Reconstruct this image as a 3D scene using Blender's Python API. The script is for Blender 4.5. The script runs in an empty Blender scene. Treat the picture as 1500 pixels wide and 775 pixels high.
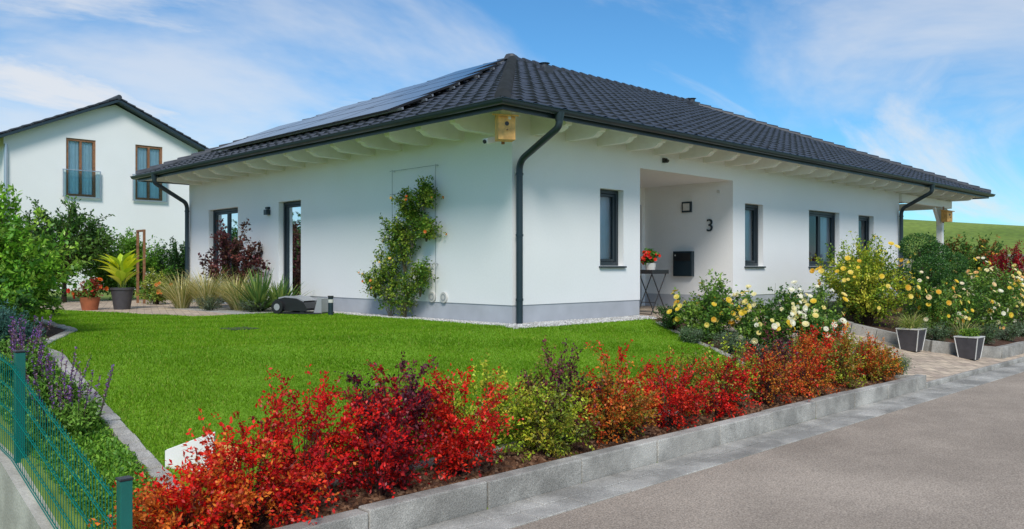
import bpy, math, random
import numpy as np
from mathutils import Vector, Matrix
random.seed(7)
scene = bpy.context.scene
pi = math.pi

def lin(c):
    return tuple(((v/255.0)/12.92 if v/255.0 <= 0.04045 else (((v/255.0)+0.055)/1.055)**2.4) for v in c)

# ------------------------------------------------------------------ materials
def new_mat(name):
    m = bpy.data.materials.new(name); m.use_nodes = True
    nt = m.node_tree
    return m, nt, nt.nodes['Principled BSDF'], nt.nodes['Material Output']

def simple(name, col, rough=0.6, metal=0.0, nscale=0, namt=0.15, bump=0.0, bscale=100, spec=0.5):
    m, nt, p, o = new_mat(name)
    p.inputs['Base Color'].default_value = (*col, 1)
    p.inputs['Roughness'].default_value = rough
    p.inputs['Metallic'].default_value = metal
    p.inputs['Specular IOR Level'].default_value = spec
    tc = nt.nodes.new('ShaderNodeTexCoord')
    if nscale:
        n = nt.nodes.new('ShaderNodeTexNoise'); n.inputs['Scale'].default_value = nscale
        n.inputs['Detail'].default_value = 3
        nt.links.new(tc.outputs['Object'], n.inputs['Vector'])
        r = nt.nodes.new('ShaderNodeMapRange')
        r.inputs['From Min'].default_value = 0.3; r.inputs['From Max'].default_value = 0.7
        r.inputs['To Min'].default_value = 1-namt; r.inputs['To Max'].default_value = 1+namt
        nt.links.new(n.outputs['Fac'], r.inputs['Value'])
        mx = nt.nodes.new('ShaderNodeVectorMath'); mx.operation = 'SCALE'
        mx.inputs[0].default_value = col
        nt.links.new(r.outputs['Result'], mx.inputs['Scale'])
        nt.links.new(mx.outputs[0], p.inputs['Base Color'])
    if bump:
        n2 = nt.nodes.new('ShaderNodeTexNoise'); n2.inputs['Scale'].default_value = bscale
        n2.inputs['Detail'].default_value = 2
        nt.links.new(tc.outputs['Object'], n2.inputs['Vector'])
        b = nt.nodes.new('ShaderNodeBump'); b.inputs['Strength'].default_value = bump
        b.inputs['Distance'].default_value = 0.01
        nt.links.new(n2.outputs['Fac'], b.inputs['Height'])
        nt.links.new(b.outputs['Normal'], p.inputs['Normal'])
    return m

def ramp(nt, stops):
    r = nt.nodes.new('ShaderNodeValToRGB')
    e = r.color_ramp.elements
    while len(e) < len(stops): e.new(0.5)
    for i, (pos, c) in enumerate(stops):
        e[i].position = pos; e[i].color = (*c, 1)
    return r

def two_noise(name, stops, s1, s2, rough=0.9, bump=0.4, bscale=60, fine=0.35, stain=0.0, sscale=1.0):
    m, nt, p, o = new_mat(name)
    tc = nt.nodes.new('ShaderNodeTexCoord')
    n = nt.nodes.new('ShaderNodeTexNoise'); n.inputs['Scale'].default_value = s1; n.inputs['Detail'].default_value = 5
    nt.links.new(tc.outputs['Object'], n.inputs['Vector'])
    r = ramp(nt, stops); nt.links.new(n.outputs['Fac'], r.inputs['Fac'])
    n2 = nt.nodes.new('ShaderNodeTexNoise'); n2.inputs['Scale'].default_value = s2; n2.inputs['Detail'].default_value = 2
    nt.links.new(tc.outputs['Object'], n2.inputs['Vector'])
    mr = nt.nodes.new('ShaderNodeMapRange'); mr.inputs['From Min'].default_value = .3; mr.inputs['From Max'].default_value = .7
    mr.inputs['To Min'].default_value = 1-fine; mr.inputs['To Max'].default_value = 1+fine
    nt.links.new(n2.outputs['Fac'], mr.inputs['Value'])
    val = mr.outputs['Result']
    if stain:
        n4 = nt.nodes.new('ShaderNodeTexNoise'); n4.inputs['Scale'].default_value = sscale; n4.inputs['Detail'].default_value = 8; n4.inputs['Roughness'].default_value=.65
        nt.links.new(tc.outputs['Object'], n4.inputs['Vector'])
        m4 = nt.nodes.new('ShaderNodeMapRange'); m4.inputs['From Min'].default_value=.42; m4.inputs['From Max'].default_value=.62
        m4.inputs['To Min'].default_value=1-stain; m4.inputs['To Max'].default_value=1
        nt.links.new(n4.outputs['Fac'], m4.inputs['Value'])
        mm = nt.nodes.new('ShaderNodeMath'); mm.operation='MULTIPLY'
        nt.links.new(val, mm.inputs[0]); nt.links.new(m4.outputs[0], mm.inputs[1]); val = mm.outputs[0]
    vm = nt.nodes.new('ShaderNodeVectorMath'); vm.operation = 'SCALE'
    nt.links.new(r.outputs['Color'], vm.inputs[0]); nt.links.new(val, vm.inputs['Scale'])
    nt.links.new(vm.outputs[0], p.inputs['Base Color'])
    p.inputs['Roughness'].default_value = rough
    p.inputs['Specular IOR Level'].default_value = 0.3
    b = nt.nodes.new('ShaderNodeBump'); b.inputs['Strength'].default_value = bump; b.inputs['Distance'].default_value = .01
    n3 = nt.nodes.new('ShaderNodeTexNoise'); n3.inputs['Scale'].default_value = bscale
    nt.links.new(tc.outputs['Object'], n3.inputs['Vector'])
    nt.links.new(n3.outputs['Fac'], b.inputs['Height']); nt.links.new(b.outputs['Normal'], p.inputs['Normal'])
    return m

def foliage_mat(name, trans=0.3, gloss=.03):
    m, nt, p, o = new_mat(name)
    nt.nodes.remove(p)
    a = nt.nodes.new('ShaderNodeAttribute'); a.attribute_name = 'Col'
    p = nt.nodes.new('ShaderNodeBsdfDiffuse')
    nt.links.new(a.outputs['Color'], p.inputs['Color'])
    last=p.outputs[0]
    if trans:
        t = nt.nodes.new('ShaderNodeBsdfTranslucent')
        nt.links.new(a.outputs['Color'], t.inputs['Color'])
        mx = nt.nodes.new('ShaderNodeMixShader'); mx.inputs[0].default_value = trans
        nt.links.new(last, mx.inputs[1]); nt.links.new(t.outputs[0], mx.inputs[2]); last=mx.outputs[0]
    if gloss:
        gl = nt.nodes.new('ShaderNodeBsdfGlossy'); gl.inputs['Roughness'].default_value=.45
        m2 = nt.nodes.new('ShaderNodeMixShader'); m2.inputs[0].default_value = gloss
        nt.links.new(last, m2.inputs[1]); nt.links.new(gl.outputs[0], m2.inputs[2]); last=m2.outputs[0]
    nt.links.new(last, o.inputs['Surface'])
    return m

M_wall = two_noise('white_render_plaster', [(0.3, (.84,.835,.82)), (0.7, (.885,.88,.87))], 0.6, 30, rough=.9, bump=.25, bscale=180, fine=.015)
M_plinth = simple('plinth_paint', (.45,.465,.50), .85, nscale=3, namt=.08, bump=.2, bscale=150)
M_tile = simple('anthracite_roof_tile', (.046,.050,.060), .46, nscale=6, namt=.3, bump=.05, bscale=80)
M_anth = simple('anthracite_metal', (.018,.034,.045), .35, metal=.0, nscale=4, namt=.08)
M_frame = simple('anthracite_frame', (.016,.026,.034), .4, nscale=5, namt=.08)
M_white = simple('white_painted_timber', (.86,.85,.80), .6, nscale=8, namt=.03, bump=.1, bscale=60)
M_wood = simple('birdhouse_wood', (.80,.44,.13), .6, nscale=14, namt=.25)
M_brown = simple('brown_wood', (.26,.12,.055), .6, nscale=14, namt=.3)
M_black = simple('black_plastic', (.02,.02,.022), .4, nscale=10, namt=.1)
M_grey = simple('grey_plastic', (.35,.36,.37), .45, nscale=10, namt=.05)
M_red = simple('terracotta', (.35,.10,.04), .7, nscale=10, namt=.15)
M_curtain = simple('curtain_fabric', (.80,.82,.85), .9, nscale=4, namt=.05)
M_room = simple('room_interior', (.12,.12,.12), .9, nscale=2, namt=.1)
M_pot = simple('planter_dark', (.06,.055,.06), .6, nscale=12, namt=.15)
M_potrim = simple('planter_rim', (.62,.60,.56), .6, nscale=12, namt=.1)
M_green = simple('fence_green_coating', (.008,.13,.105), .35, nscale=10, namt=.1)
M_concrete = two_noise('concrete', [(0.3, (.46,.43,.37)), (0.7, (.58,.55,.48))], 1.5, 60, bump=.3, fine=.10, stain=.25, sscale=3)
M_granite = two_noise('granite', [(0.3, (.40,.375,.33)), (0.7, (.54,.515,.46))], 1.3, 170, rough=.8, bump=.5, bscale=60, fine=.45, stain=.42, sscale=2.2)
M_asphalt = two_noise('asphalt', [(0.25, (.35,.285,.225)), (0.75, (.45,.37,.295))], 0.45, 85, rough=.95, bump=.8, bscale=80, fine=.40, stain=.16, sscale=.9)
M_ground = two_noise('ground_grass', [(0.3, (.13,.20,.025)), (0.7, (.22,.29,.05))], 0.15, 3, bump=.5, fine=.25)
M_mulch = two_noise('bark_soil', [(0.3, (.055,.027,.016)), (0.7, (.13,.068,.042))], 5, 60, bump=1, fine=.5)
M_lawn = two_noise('lawn_turf', [(0.3, (.13,.28,.010)), (0.7, (.19,.36,.018))], 1.2, 60, bump=.4, fine=.3)
M_fol = foliage_mat('foliage')
M_grassb = foliage_mat('grass_blades', .4, .015)
M_matte = foliage_mat('stone_and_bark_pieces', 0.0, 0)

def paving():
    m, nt, p, o = new_mat('sandstone_pavers')
    tc = nt.nodes.new('ShaderNodeTexCoord')
    mp = nt.nodes.new('ShaderNodeMapping'); mp.inputs['Rotation'].default_value = (0, 0, .35)
    nt.links.new(tc.outputs['Object'], mp.inputs['Vector'])
    b = nt.nodes.new('ShaderNodeTexBrick')
    b.inputs['Scale'].default_value = 1.0
    b.inputs['Brick Width'].default_value = .26; b.inputs['Row Height'].default_value = .17
    b.inputs['Mortar Size'].default_value = .007; b.inputs['Mortar Smooth'].default_value = .3
    b.inputs['Color1'].default_value = (.64,.51,.37,1); b.inputs['Color2'].default_value = (.44,.34,.26,1)
    b.inputs['Mortar'].default_value = (.20,.16,.12,1)
    nt.links.new(mp.outputs[0], b.inputs['Vector'])
    n = nt.nodes.new('ShaderNodeTexNoise'); n.inputs['Scale'].default_value = 7; n.inputs['Detail'].default_value = 5
    nt.links.new(tc.outputs['Object'], n.inputs['Vector'])
    mr = nt.nodes.new('ShaderNodeMapRange'); mr.inputs['From Min'].default_value=.3; mr.inputs['From Max'].default_value=.7
    mr.inputs['To Min'].default_value=.75; mr.inputs['To Max'].default_value=1.2
    nt.links.new(n.outputs['Fac'], mr.inputs['Value'])
    vm = nt.nodes.new('ShaderNodeVectorMath'); vm.operation='SCALE'
    nt.links.new(b.outputs['Color'], vm.inputs[0]); nt.links.new(mr.outputs[0], vm.inputs['Scale'])
    nt.links.new(vm.outputs[0], p.inputs['Base Color'])
    bp = nt.nodes.new('ShaderNodeBump'); bp.inputs['Strength'].default_value=.5; bp.inputs['Distance'].default_value=.01; bp.invert=True
    nt.links.new(b.outputs['Fac'], bp.inputs['Height']); nt.links.new(bp.outputs[0], p.inputs['Normal'])
    p.inputs['Roughness'].default_value=.85
    return m
M_pave = paving()

def glass_mat(name, refl=.35, tint=(.75,.85,.9)):
    m, nt, p, o = new_mat(name)
    nt.nodes.remove(p)
    tr = nt.nodes.new('ShaderNodeBsdfTransparent'); tr.inputs[0].default_value = (*tint, 1)
    gl = nt.nodes.new('ShaderNodeBsdfGlossy'); gl.inputs['Roughness'].default_value = .02
    gl.inputs['Color'].default_value = (.9,.95,1,1)
    lw = nt.nodes.new('ShaderNodeLayerWeight'); lw.inputs['Blend'].default_value = refl
    mx = nt.nodes.new('ShaderNodeMixShader')
    nt.links.new(lw.outputs['Fresnel'], mx.inputs[0])
    nt.links.new(tr.outputs[0], mx.inputs[1]); nt.links.new(gl.outputs[0], mx.inputs[2])
    nt.links.new(mx.outputs[0], o.inputs['Surface'])
    return m
M_glass = glass_mat('window_glass', .34, (.72,.82,.86))
M_clear = glass_mat('balustrade_glass', .2, (.75,.9,.92))

def solar():
    m, nt, p, o = new_mat('solar_cells')
    p.inputs['Roughness'].default_value = .16
    tc = nt.nodes.new('ShaderNodeTexCoord')
    n = nt.nodes.new('ShaderNodeTexNoise'); n.inputs['Scale'].default_value = 3
    nt.links.new(tc.outputs['Object'], n.inputs['Vector'])
    r = ramp(nt, [(0.3,(.010,.012,.02)),(0.7,(.02,.024,.036))])
    nt.links.new(n.outputs['Fac'], r.inputs[0]); nt.links.new(r.outputs[0], p.inputs['Base Color'])
    return m
M_solar = solar()
M_alu = simple('aluminium', (.55,.56,.58), .35, metal=.8, nscale=8, namt=.05)

# ------------------------------------------------------------------ builders
def link(ob, parent=None):
    scene.collection.objects.link(ob)
    if parent is not None: ob.parent = parent
    return ob

def root(name, loc=(0,0,0)):
    e = bpy.data.objects.new(name, None); e.empty_display_size = .2
    link(e); return e

class MB:
    def __init__(s): s.v=[]; s.f=[]; s.m=[]; s.mats=[]
    def mi(s, mat):
        if mat not in s.mats: s.mats.append(mat)
        return s.mats.index(mat)
    def poly(s, pts, mat):
        i=len(s.v); s.v += [tuple(p) for p in pts]; s.f.append(tuple(range(i,i+len(pts)))); s.m.append(s.mi(mat))
    def box(s, x0,x1,y0,y1,z0,z1, mat):
        if x0>x1:x0,x1=x1,x0
        if y0>y1:y0,y1=y1,y0
        if z0>z1:z0,z1=z1,z0
        i=len(s.v)
        s.v += [(x0,y0,z0),(x1,y0,z0),(x1,y1,z0),(x0,y1,z0),(x0,y0,z1),(x1,y0,z1),(x1,y1,z1),(x0,y1,z1)]
        for f in [(0,3,2,1),(4,5,6,7),(0,1,5,4),(1,2,6,5),(2,3,7,6),(3,0,4,7)]:
            s.f.append(tuple(i+k for k in f)); s.m.append(s.mi(mat))
    def obox(s, p0, p1, w, h, mat, up=Vector((0,0,1))):
        p0=Vector(p0);p1=Vector(p1); d=(p1-p0).normalized(); sd=d.cross(up)
        if sd.length<1e-4: sd=d.cross(Vector((0,1,0)))
        sd.normalize(); u=sd.cross(d)
        c=[]
        for p in (p0,p1):
            for a,b in ((-1,-1),(1,-1),(1,1),(-1,1)): c.append(p+sd*(a*w/2)+u*(b*h/2))
        i=len(s.v); s.v+=[tuple(q) for q in c]
        for f in [(0,1,2,3),(7,6,5,4),(0,4,5,1),(1,5,6,2),(2,6,7,3),(3,7,4,0)]:
            s.f.append(tuple(i+k for k in f)); s.m.append(s.mi(mat))
    def prism(s, pts, off, mat):
        n=len(pts); i=len(s.v); off=Vector(off)
        s.v += [tuple(Vector(p)) for p in pts]+[tuple(Vector(p)+off) for p in pts]
        k=s.mi(mat)
        s.f.append(tuple(range(i,i+n))); s.m.append(k)
        s.f.append(tuple(range(i+2*n-1,i+n-1,-1))); s.m.append(k)
        for j in range(n):
            a=i+j; b=i+(j+1)%n; s.f.append((a,b,b+n,a+n)); s.m.append(k)
    def tube(s, path, r, mat, n=12, cap=True):
        path=[Vector(p) for p in path]; rr = r if isinstance(r,(list,tuple)) else [r]*len(path)
        i0=len(s.v); k=s.mi(mat); prev=None
        for j,p in enumerate(path):
            if j==0: d=path[1]-p
            elif j==len(path)-1: d=p-path[j-1]
            else: d=(path[j+1]-p).normalized()+(p-path[j-1]).normalized()
            d.normalize()
            if prev is None:
                ref=Vector((0,0,1)) if abs(d.z)<.9 else Vector((1,0,0))
                sd=d.cross(ref).normalized()
            else:
                sd=(prev-d*prev.dot(d)).normalized()
            prev=sd; u=d.cross(sd)
            for q in range(n):
                t=2*pi*q/n; s.v.append(tuple(p+sd*math.cos(t)*rr[j]+u*math.sin(t)*rr[j]))
        for j in range(len(path)-1):
            for q in range(n):
                a=i0+j*n+q; b=i0+j*n+(q+1)%n
                s.f.append((a,b,b+n,a+n)); s.m.append(k)
        if cap:
            s.f.append(tuple(i0+q for q in range(n))[::-1]); s.m.append(k)
            e=i0+(len(path)-1)*n; s.f.append(tuple(e+q for q in range(n))); s.m.append(k)
    def build(s, name, parent=None, smooth=False, bevel=0, seg=2, auto=False):
        me=bpy.data.meshes.new(name); me.from_pydata(s.v,[],s.f)
        for m in s.mats: me.materials.append(m)
        me.polygons.foreach_set('material_index', s.m)
        if smooth or auto: me.polygons.foreach_set('use_smooth',[True]*len(s.f))
        me.update()
        if auto:
            try: me.set_sharp_from_angle(angle=math.radians(40))
            except Exception: pass
        ob=bpy.data.objects.new(name, me); link(ob,parent)
        if bevel:
            b=ob.modifiers.new('bevel','BEVEL'); b.width=bevel; b.segments=seg; b.limit_method='ANGLE'
        return ob

class Q:
    def __init__(s): s.q=[]; s.c=[]
    def add(s, quads, col):
        quads=np.asarray(quads,dtype=np.float32).reshape(-1,4,3); n=len(quads)
        col=np.asarray(col,dtype=np.float32)
        if col.ndim==1: col=np.tile(col,(n,1))
        if col.ndim==2: col=np.repeat(col[:,None,:],4,axis=1)
        s.q.append(quads); s.c.append(col)
    def build(s, name, mat, parent=None):
        q=np.concatenate(s.q); c=np.concatenate(s.c); n=len(q)
        me=bpy.data.meshes.new(name)
        me.vertices.add(n*4); me.vertices.foreach_set('co', q.reshape(-1))
        me.loops.add(n*4); me.loops.foreach_set('vertex_index', np.arange(n*4,dtype=np.int32))
        me.polygons.add(n); me.polygons.foreach_set('loop_start', np.arange(0,n*4,4,dtype=np.int32))
        me.update(calc_edges=True)
        at=me.color_attributes.new('Col','FLOAT_COLOR','POINT')
        cc=np.ones((n*4,4),dtype=np.float32); cc[:,:3]=np.clip(c.reshape(-1,3),0,1)
        at.data.foreach_set('color', cc.reshape(-1))
        me.materials.append(mat)
        ob=bpy.data.objects.new(name, me); return link(ob,parent)

def nrm(v): return v/np.maximum(np.linalg.norm(v,axis=-1,keepdims=True),1e-6)

def leaves(Qb, pos, d, n, L, W, col, fold=.15):
    d=nrm(d); s=nrm(np.cross(d,n)); nn=np.cross(s,d)
    L=np.asarray(L).reshape(-1,1); W=np.asarray(W).reshape(-1,1)
    a=pos; b=pos+d*L*.5+s*W*.5+nn*W*fold; c=pos+d*L; e=pos+d*L*.5-s*W*.5+nn*W*fold
    Qb.add(np.stack([a,b,c,e],axis=1), col)

def qtubes(Qb, P0, P1, r0, r1, col, k=3):
    d=nrm(P1-P0); ref=np.where(np.abs(d[:,2:3])>.9, np.array([[1.,0,0]]), np.array([[0,0,1.]]))
    s=nrm(np.cross(d,ref)); u=np.cross(s,d)
    r0=np.asarray(r0).reshape(-1,1); r1=np.asarray(r1).reshape(-1,1)
    for i in range(k):
        t0=2*pi*i/k; t1=2*pi*(i+1)/k
        o0=s*math.cos(t0)+u*math.sin(t0); o1=s*math.cos(t1)+u*math.sin(t1)
        Qb.add(np.stack([P0+o0*r0,P0+o1*r0,P1+o1*r1,P1+o0*r1],axis=1), col)

def flowers_q(Qb, rng, pos, nor, R, cols):
    n=len(pos); nor=nrm(nor); ref=nrm(rng.normal(size=(n,3)))
    s=nrm(np.cross(nor,ref)); u=np.cross(nor,s)
    for ring,(k,rad,lift,sc) in enumerate([(6,1.0,.25,.95),(5,.65,.55,1.0),(4,.35,.8,1.05)]):
        for i in range(k):
            t=2*pi*(i+.5*ring)/k
            d=s*math.cos(t)+u*math.sin(t); w=-s*math.sin(t)+u*math.cos(t)
            Rr=R.reshape(-1,1)*rad
            wd=Rr*.62
            a=pos+d*Rr*.1-w*wd*.3; b=pos+d*Rr*.1+w*wd*.3
            c=pos+d*Rr+w*wd*.8+nor*Rr*lift; e=pos+d*Rr-w*wd*.8+nor*Rr*lift
            Qb.add(np.stack([a,b,c,e],axis=1), np.clip(cols*sc,0,1))

def shrub(name, loc, R, H, pal, stems=24, twigs=10, nleaf=18, L=.04, W=.022, base=0.0, tw=.32, seed=1, Ry=None,
          stemcol=(.06,.035,.02), sr=.008, flowers=None, nf=0, fr=.04, outb=1.0, low=.3, parent=None, tintr=(.65,1.25), jit=.02, only=None, flat=.0, hv=.72):
    rng=np.random.default_rng(seed); Qb=only if only is not None else Q()
    loc=np.array(loc,dtype=float); Ry=Ry or R; S=stems
    th=rng.uniform(0,2*pi,S); rr=np.sqrt(rng.uniform(.01,1,S))
    ez=base+(H-base)*(low+(1-low)*np.sqrt(1-(rr*.97)**2))*rng.uniform(hv,1.06,S)
    hor=np.stack([R*rr*np.cos(th),Ry*rr*np.sin(th),np.zeros(S)],1)
    end=loc+hor*.88; end[:,2]+=ez*.93
    st=loc+hor*.06; st[:,2]+=base*.9-.04*(base==0)
    ct=loc+hor*.35; ct[:,2]+=base+(ez-base)*.65
    if base>0:
        qtubes(Qb, loc[None]-[[0,0,.05]], loc[None]+[[0.02,0.01,base*.95]], [sr*3.2],[sr*2.2], stemcol, 7)
    T=np.linspace(0,1,6)
    pts=[(1-t)**2*st+2*(1-t)*t*ct+t*t*end for t in T]
    for i in range(5):
        f0=1-.75*T[i]; f1=1-.75*T[i+1]
        qtubes(Qb, pts[i],pts[i+1], np.full(S,sr*f0),np.full(S,sr*f1), stemcol, 4)
    N=S*twigs; si=np.repeat(np.arange(S),twigs); t=rng.uniform(.3,1,N)[:,None]
    p=(1-t)**2*st[si]+2*(1-t)*t*ct[si]+t*t*end[si]
    ctr=loc+np.array([0,0,base+(H-base)*.4])
    d=nrm(nrm(p-ctr)*outb+rng.normal(size=(N,3))*.55+np.array([0,0,.25]))
    tl=tw*R*rng.uniform(.4,1.25,N)[:,None]
    pe=p+d*tl
    floor=loc[2]+.02
    pe[:,2]=np.maximum(pe[:,2],floor)
    qtubes(Qb,p,pe,np.full(N,sr*.3),np.full(N,sr*.12),stemcol,3)
    K=nleaf; M=N*K; ti=np.repeat(np.arange(N),K)
    s=rng.uniform(.05,1.05,M)[:,None]
    pos=p[ti]+(pe[ti]-p[ti])*s+rng.normal(size=(M,3))*jit
    pos[:,2]=np.maximum(pos[:,2],floor)
    ld=nrm(d[ti]*.5+rng.normal(size=(M,3))*.7+np.array([0,0,-flat]))
    nv=nrm(rng.normal(size=(M,3))*.7+np.array([0,0,1.0]))
    pal=np.array(pal,dtype=float)
    ci=rng.integers(0,len(pal),S)[si][ti]
    mixm=rng.random(M)<.30; ci=np.where(mixm, rng.integers(0,len(pal),M), ci)
    tint=rng.uniform(tintr[0],tintr[1],N)[ti]*rng.uniform(.8,1.2,M)
    col=pal[ci]*tint[:,None]
    leaves(Qb,pos,ld,nv,L*rng.uniform(.6,1.25,M),W*rng.uniform(.6,1.25,M),col)
    if flowers is not None and nf:
        score=np.linalg.norm((pe-ctr)/np.array([R,Ry,max(H,.3)]),axis=1)
        idx=np.argsort(-score+rng.uniform(0,.35,N))[:nf]
        fp=pe[idx]+d[idx]*.02; fc=np.array(flowers)[rng.integers(0,len(flowers),len(idx))]
        nn=nrm(d[idx]+np.array([-.5,-.5,.3]))
        flowers_q(Qb,rng,fp,nn,fr*rng.uniform(.6,1.2,len(idx)),fc)
    if only is None: return Qb.build(name,M_fol,parent)

def blades(name, loc, n, L, W, pal, seed=1, arch=.5, spread=1.0, segs=5, only=None, rad=.08, parent=None, minel=.35):
    rng=np.random.default_rng(seed); Qb=only if only is not None else Q()
    loc=np.array(loc,dtype=float)
    th=rng.uniform(0,2*pi,n); el=rng.uniform(minel,1.45,n)
    Ls=L*rng.uniform(.55,1.1,n); b=loc+np.stack([np.cos(th)*rad*rng.random(n),np.sin(th)*rad*rng.random(n),np.zeros(n)],1)
    h=np.stack([np.cos(th),np.sin(th),np.zeros(n)],1); side=np.stack([-np.sin(th),np.cos(th),np.zeros(n)],1)
    pal=np.array(pal); col=pal[rng.integers(0,len(pal),n)]*rng.uniform(.75,1.25,n)[:,None]
    p=b.copy(); e=el.copy(); w=np.full(n,W*.5)
    for i in range(segs):
        stp=(Ls/segs)[:,None]
        d=h*np.cos(e)[:,None]*spread+np.array([0,0,1.])*np.sin(e)[:,None]
        p2=p+d*stp
        t=(i+1)/segs
        w2=W*(math.sin(pi*min(.98,.2+t*.78))*.9+.08)*np.ones(n)*.7
        p2[:,2]=np.maximum(p2[:,2],loc[2]+.01)
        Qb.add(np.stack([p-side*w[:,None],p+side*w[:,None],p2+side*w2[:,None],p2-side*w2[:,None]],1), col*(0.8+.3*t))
        p=p2; w=w2; e=e-arch*(.5+t)*2/segs*rng.uniform(.5,1.3,n)
    if only is None: return Qb.build(name,M_fol,parent)

def broadleaf(Qb, loc, n, hgt, LL, WW, pal, seed):
    rng=np.random.default_rng(seed); loc=np.array(loc,float); pal=np.array(pal)
    for i in range(n):
        th=rng.uniform(0,2*pi); el=rng.uniform(.75,1.45); c=pal[rng.integers(0,len(pal))]*rng.uniform(.8,1.15)
        h=np.array([math.cos(th),math.sin(th),0]); sd=np.array([-math.sin(th),math.cos(th),0])
        z0=rng.uniform(0,hgt); p=loc+h*.03+np.array([0,0,z0]); e=el; L=LL*rng.uniform(.7,1.15); W=WW*rng.uniform(.8,1.2)
        prof=[.05,.10,.62,.95,1.0,.78,.42,.03]; k=len(prof)-1
        pp=p
        for j in range(k):
            d=h*math.cos(e)+np.array([0,0,math.sin(e)]); nn=np.cross(sd,d); q=pp+d*L/k
            w0=W*.5*prof[j]; w1=W*.5*prof[j+1]; up=-nn*.25
            Qb.add(np.array([[pp,pp+sd*w0+up*w0,q+sd*w1+up*w1,q]]), c*(1.0)); Qb.add(np.array([[pp,q,q-sd*w1+up*w1,pp-sd*w0+up*w0]]), c*.88)
            pp=q; e-=rng.uniform(.06,.18)

# ------------------------------------------------------------------ terrain
def g(b):
    t=np.clip((-np.asarray(b,dtype=float)-.3)/4.1,0,1)
    return -.80*t
def hill(a,b):
    a=np.asarray(a,dtype=float); b=np.asarray(b,dtype=float)
    s=np.clip((a-26)/36,0,1); s=s*s*(3-2*s)
    return s*np.clip(3.9+.1*(b-8.4),0.0,9.0)
def G(a,b):
    z=g(b)
    z=np.where(b<-4.47,-.885,z)
    z=np.where(a<-7.06,-1.12,z)
    z=np.where((a<-7.06)&(b<-4.47),-.885,z)
    return z+hill(a,b)+.0

al=sorted(set([-600,-300,-150,-80,-50,-30,-20,-14,-10,-9,-8,-7.5,-7.1,-7.02]+list(np.round(np.arange(-6.75,22,.25),3))+list(range(22,90,2))+[100,130,180,260,400,700]))
bl=sorted(set([-600,-300,-150,-80,-50,-30,-20,-14,-10,-7,-6,-5,-4.52,-4.44]+list(np.round(np.arange(-4.25,14,.25),3))+list(range(14,60,2))+[70,90,130,200,350,600]))
A,B=np.meshgrid(al,bl); Z=G(A,B)-.012
na=len(al); nb=len(bl)
v=np.stack([A.ravel(),B.ravel(),Z.ravel()],1).tolist()
f=[(j*na+i,j*na+i+1,(j+1)*na+i+1,(j+1)*na+i) for j in range(nb-1) for i in range(na-1)]
me=bpy.data.meshes.new('ground'); me.from_pydata(v,[],f); me.materials.append(M_ground)
me.polygons.foreach_set('use_smooth',[True]*len(f)); me.update()
link(bpy.data.objects.new('ground',me))

def interp(tab, x):
    xs=[t[0] for t in tab]; ys=[t[1] for t in tab]; return np.interp(x,xs,ys)

def sheet(mb, b0,b1, left, right, off, mat, nb=40, na=40, zf=None):
    zf=zf or (lambda a,b: g(b))
    i0=len(mb.v); k=mb.mi(mat)
    bs=np.linspace(b0,b1,nb+1)
    for b in bs:
        l=interp(left,b); r=interp(right,b)
        for a in np.linspace(l,r,na+1): mb.v.append((float(a),float(b),float(zf(a,b))+off))
    for j in range(nb):
        for i in range(na):
            q=i0+j*(na+1)+i; mb.f.append((q,q+1,q+na+2,q+na+1)); mb.m.append(k)

LEFT=[(-3.75,-6.3),(-3,-6.3),(-.5,-6.15),(.85,-6.0),(2,-5.5),(3.1,-5.0),(6,-4.7),(9.0,-4.2)]
RA=[(-3.75,.7),(-3.1,1.35),(-2.6,1.75),(-2.2,1.95),(-1.7,2.1),(-1.0,2.45),(-.45,2.75)]
RB=[(-.45,-.45),(5.1,-.45)]
RC=[(5.1,-2.65),(9.0,-3.6)]
mb=MB()
sheet(mb,-3.75,-.45,LEFT,RA,.004,M_lawn); sheet(mb,-.45,5.1,LEFT,RB,.004,M_lawn); sheet(mb,5.1,9.0,LEFT,RC,.004,M_lawn)
lawn=root('lawn'); mb.build('turf',lawn,smooth=True)
rng=np.random.default_rng(3)
N=850000
a=rng.uniform(-6.4,2.8,N); b=rng.uniform(-3.85,9.0,N)
lo=interp(LEFT,b); hi=np.where(b<-.45,interp(RA,b),np.where(b<5.1,-.45,interp(RC,b)))
edge=.03
ok=(a>lo-edge)&(a<hi+edge)
d=np.hypot(a+8.54,b+8.78); ok&=rng.random(N)<np.clip((8.0/d)**1.3,0,1)
a=a[ok];b=b[ok];n=len(a)
th=rng.uniform(0,2*pi,n)
h=rng.uniform(.014,.034,n)*(1+.25*np.sin(a*3.1+b*1.7)*np.sin(b*4.3-a)); lean=rng.uniform(.0,1.1,n)
sc=(b*.93+a*.37)/.55; stripe=np.tanh(3*np.sin(sc*pi))
p=np.stack([a,b,g(b)],1)
hd=np.stack([np.cos(th),np.sin(th),np.zeros(n)],1); hd=hd+stripe[:,None]*np.array([[.5,-.2,0]])
sd=nrm(np.stack([-hd[:,1],hd[:,0],np.zeros(n)],1))
dd=np.hypot(a+8.54,b+8.78)
w=(.0030*np.clip(dd/7,.8,2.2))[:,None]
tip=p+hd*(h*lean)[:,None]; tip[:,2]+=h
patch=.5+.25*np.sin(a*1.7+1.3*np.sin(b*1.1))*np.cos(b*1.9+a*.7)+.25*np.sin(a*5.1+2*np.sin(b*3.3))*np.sin(b*4.7+a*2.2)
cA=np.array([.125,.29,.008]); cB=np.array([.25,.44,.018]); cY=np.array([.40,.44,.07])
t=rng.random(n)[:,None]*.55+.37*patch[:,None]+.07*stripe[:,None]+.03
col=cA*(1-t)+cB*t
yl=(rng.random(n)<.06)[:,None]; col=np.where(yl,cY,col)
qb=Q(); qb.add(np.stack([p-sd*w,p+sd*w,tip+sd*w*.25,tip-sd*w*.25],1), np.stack([col*.7,col*.7,col*1.15,col*1.15],1))
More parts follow.
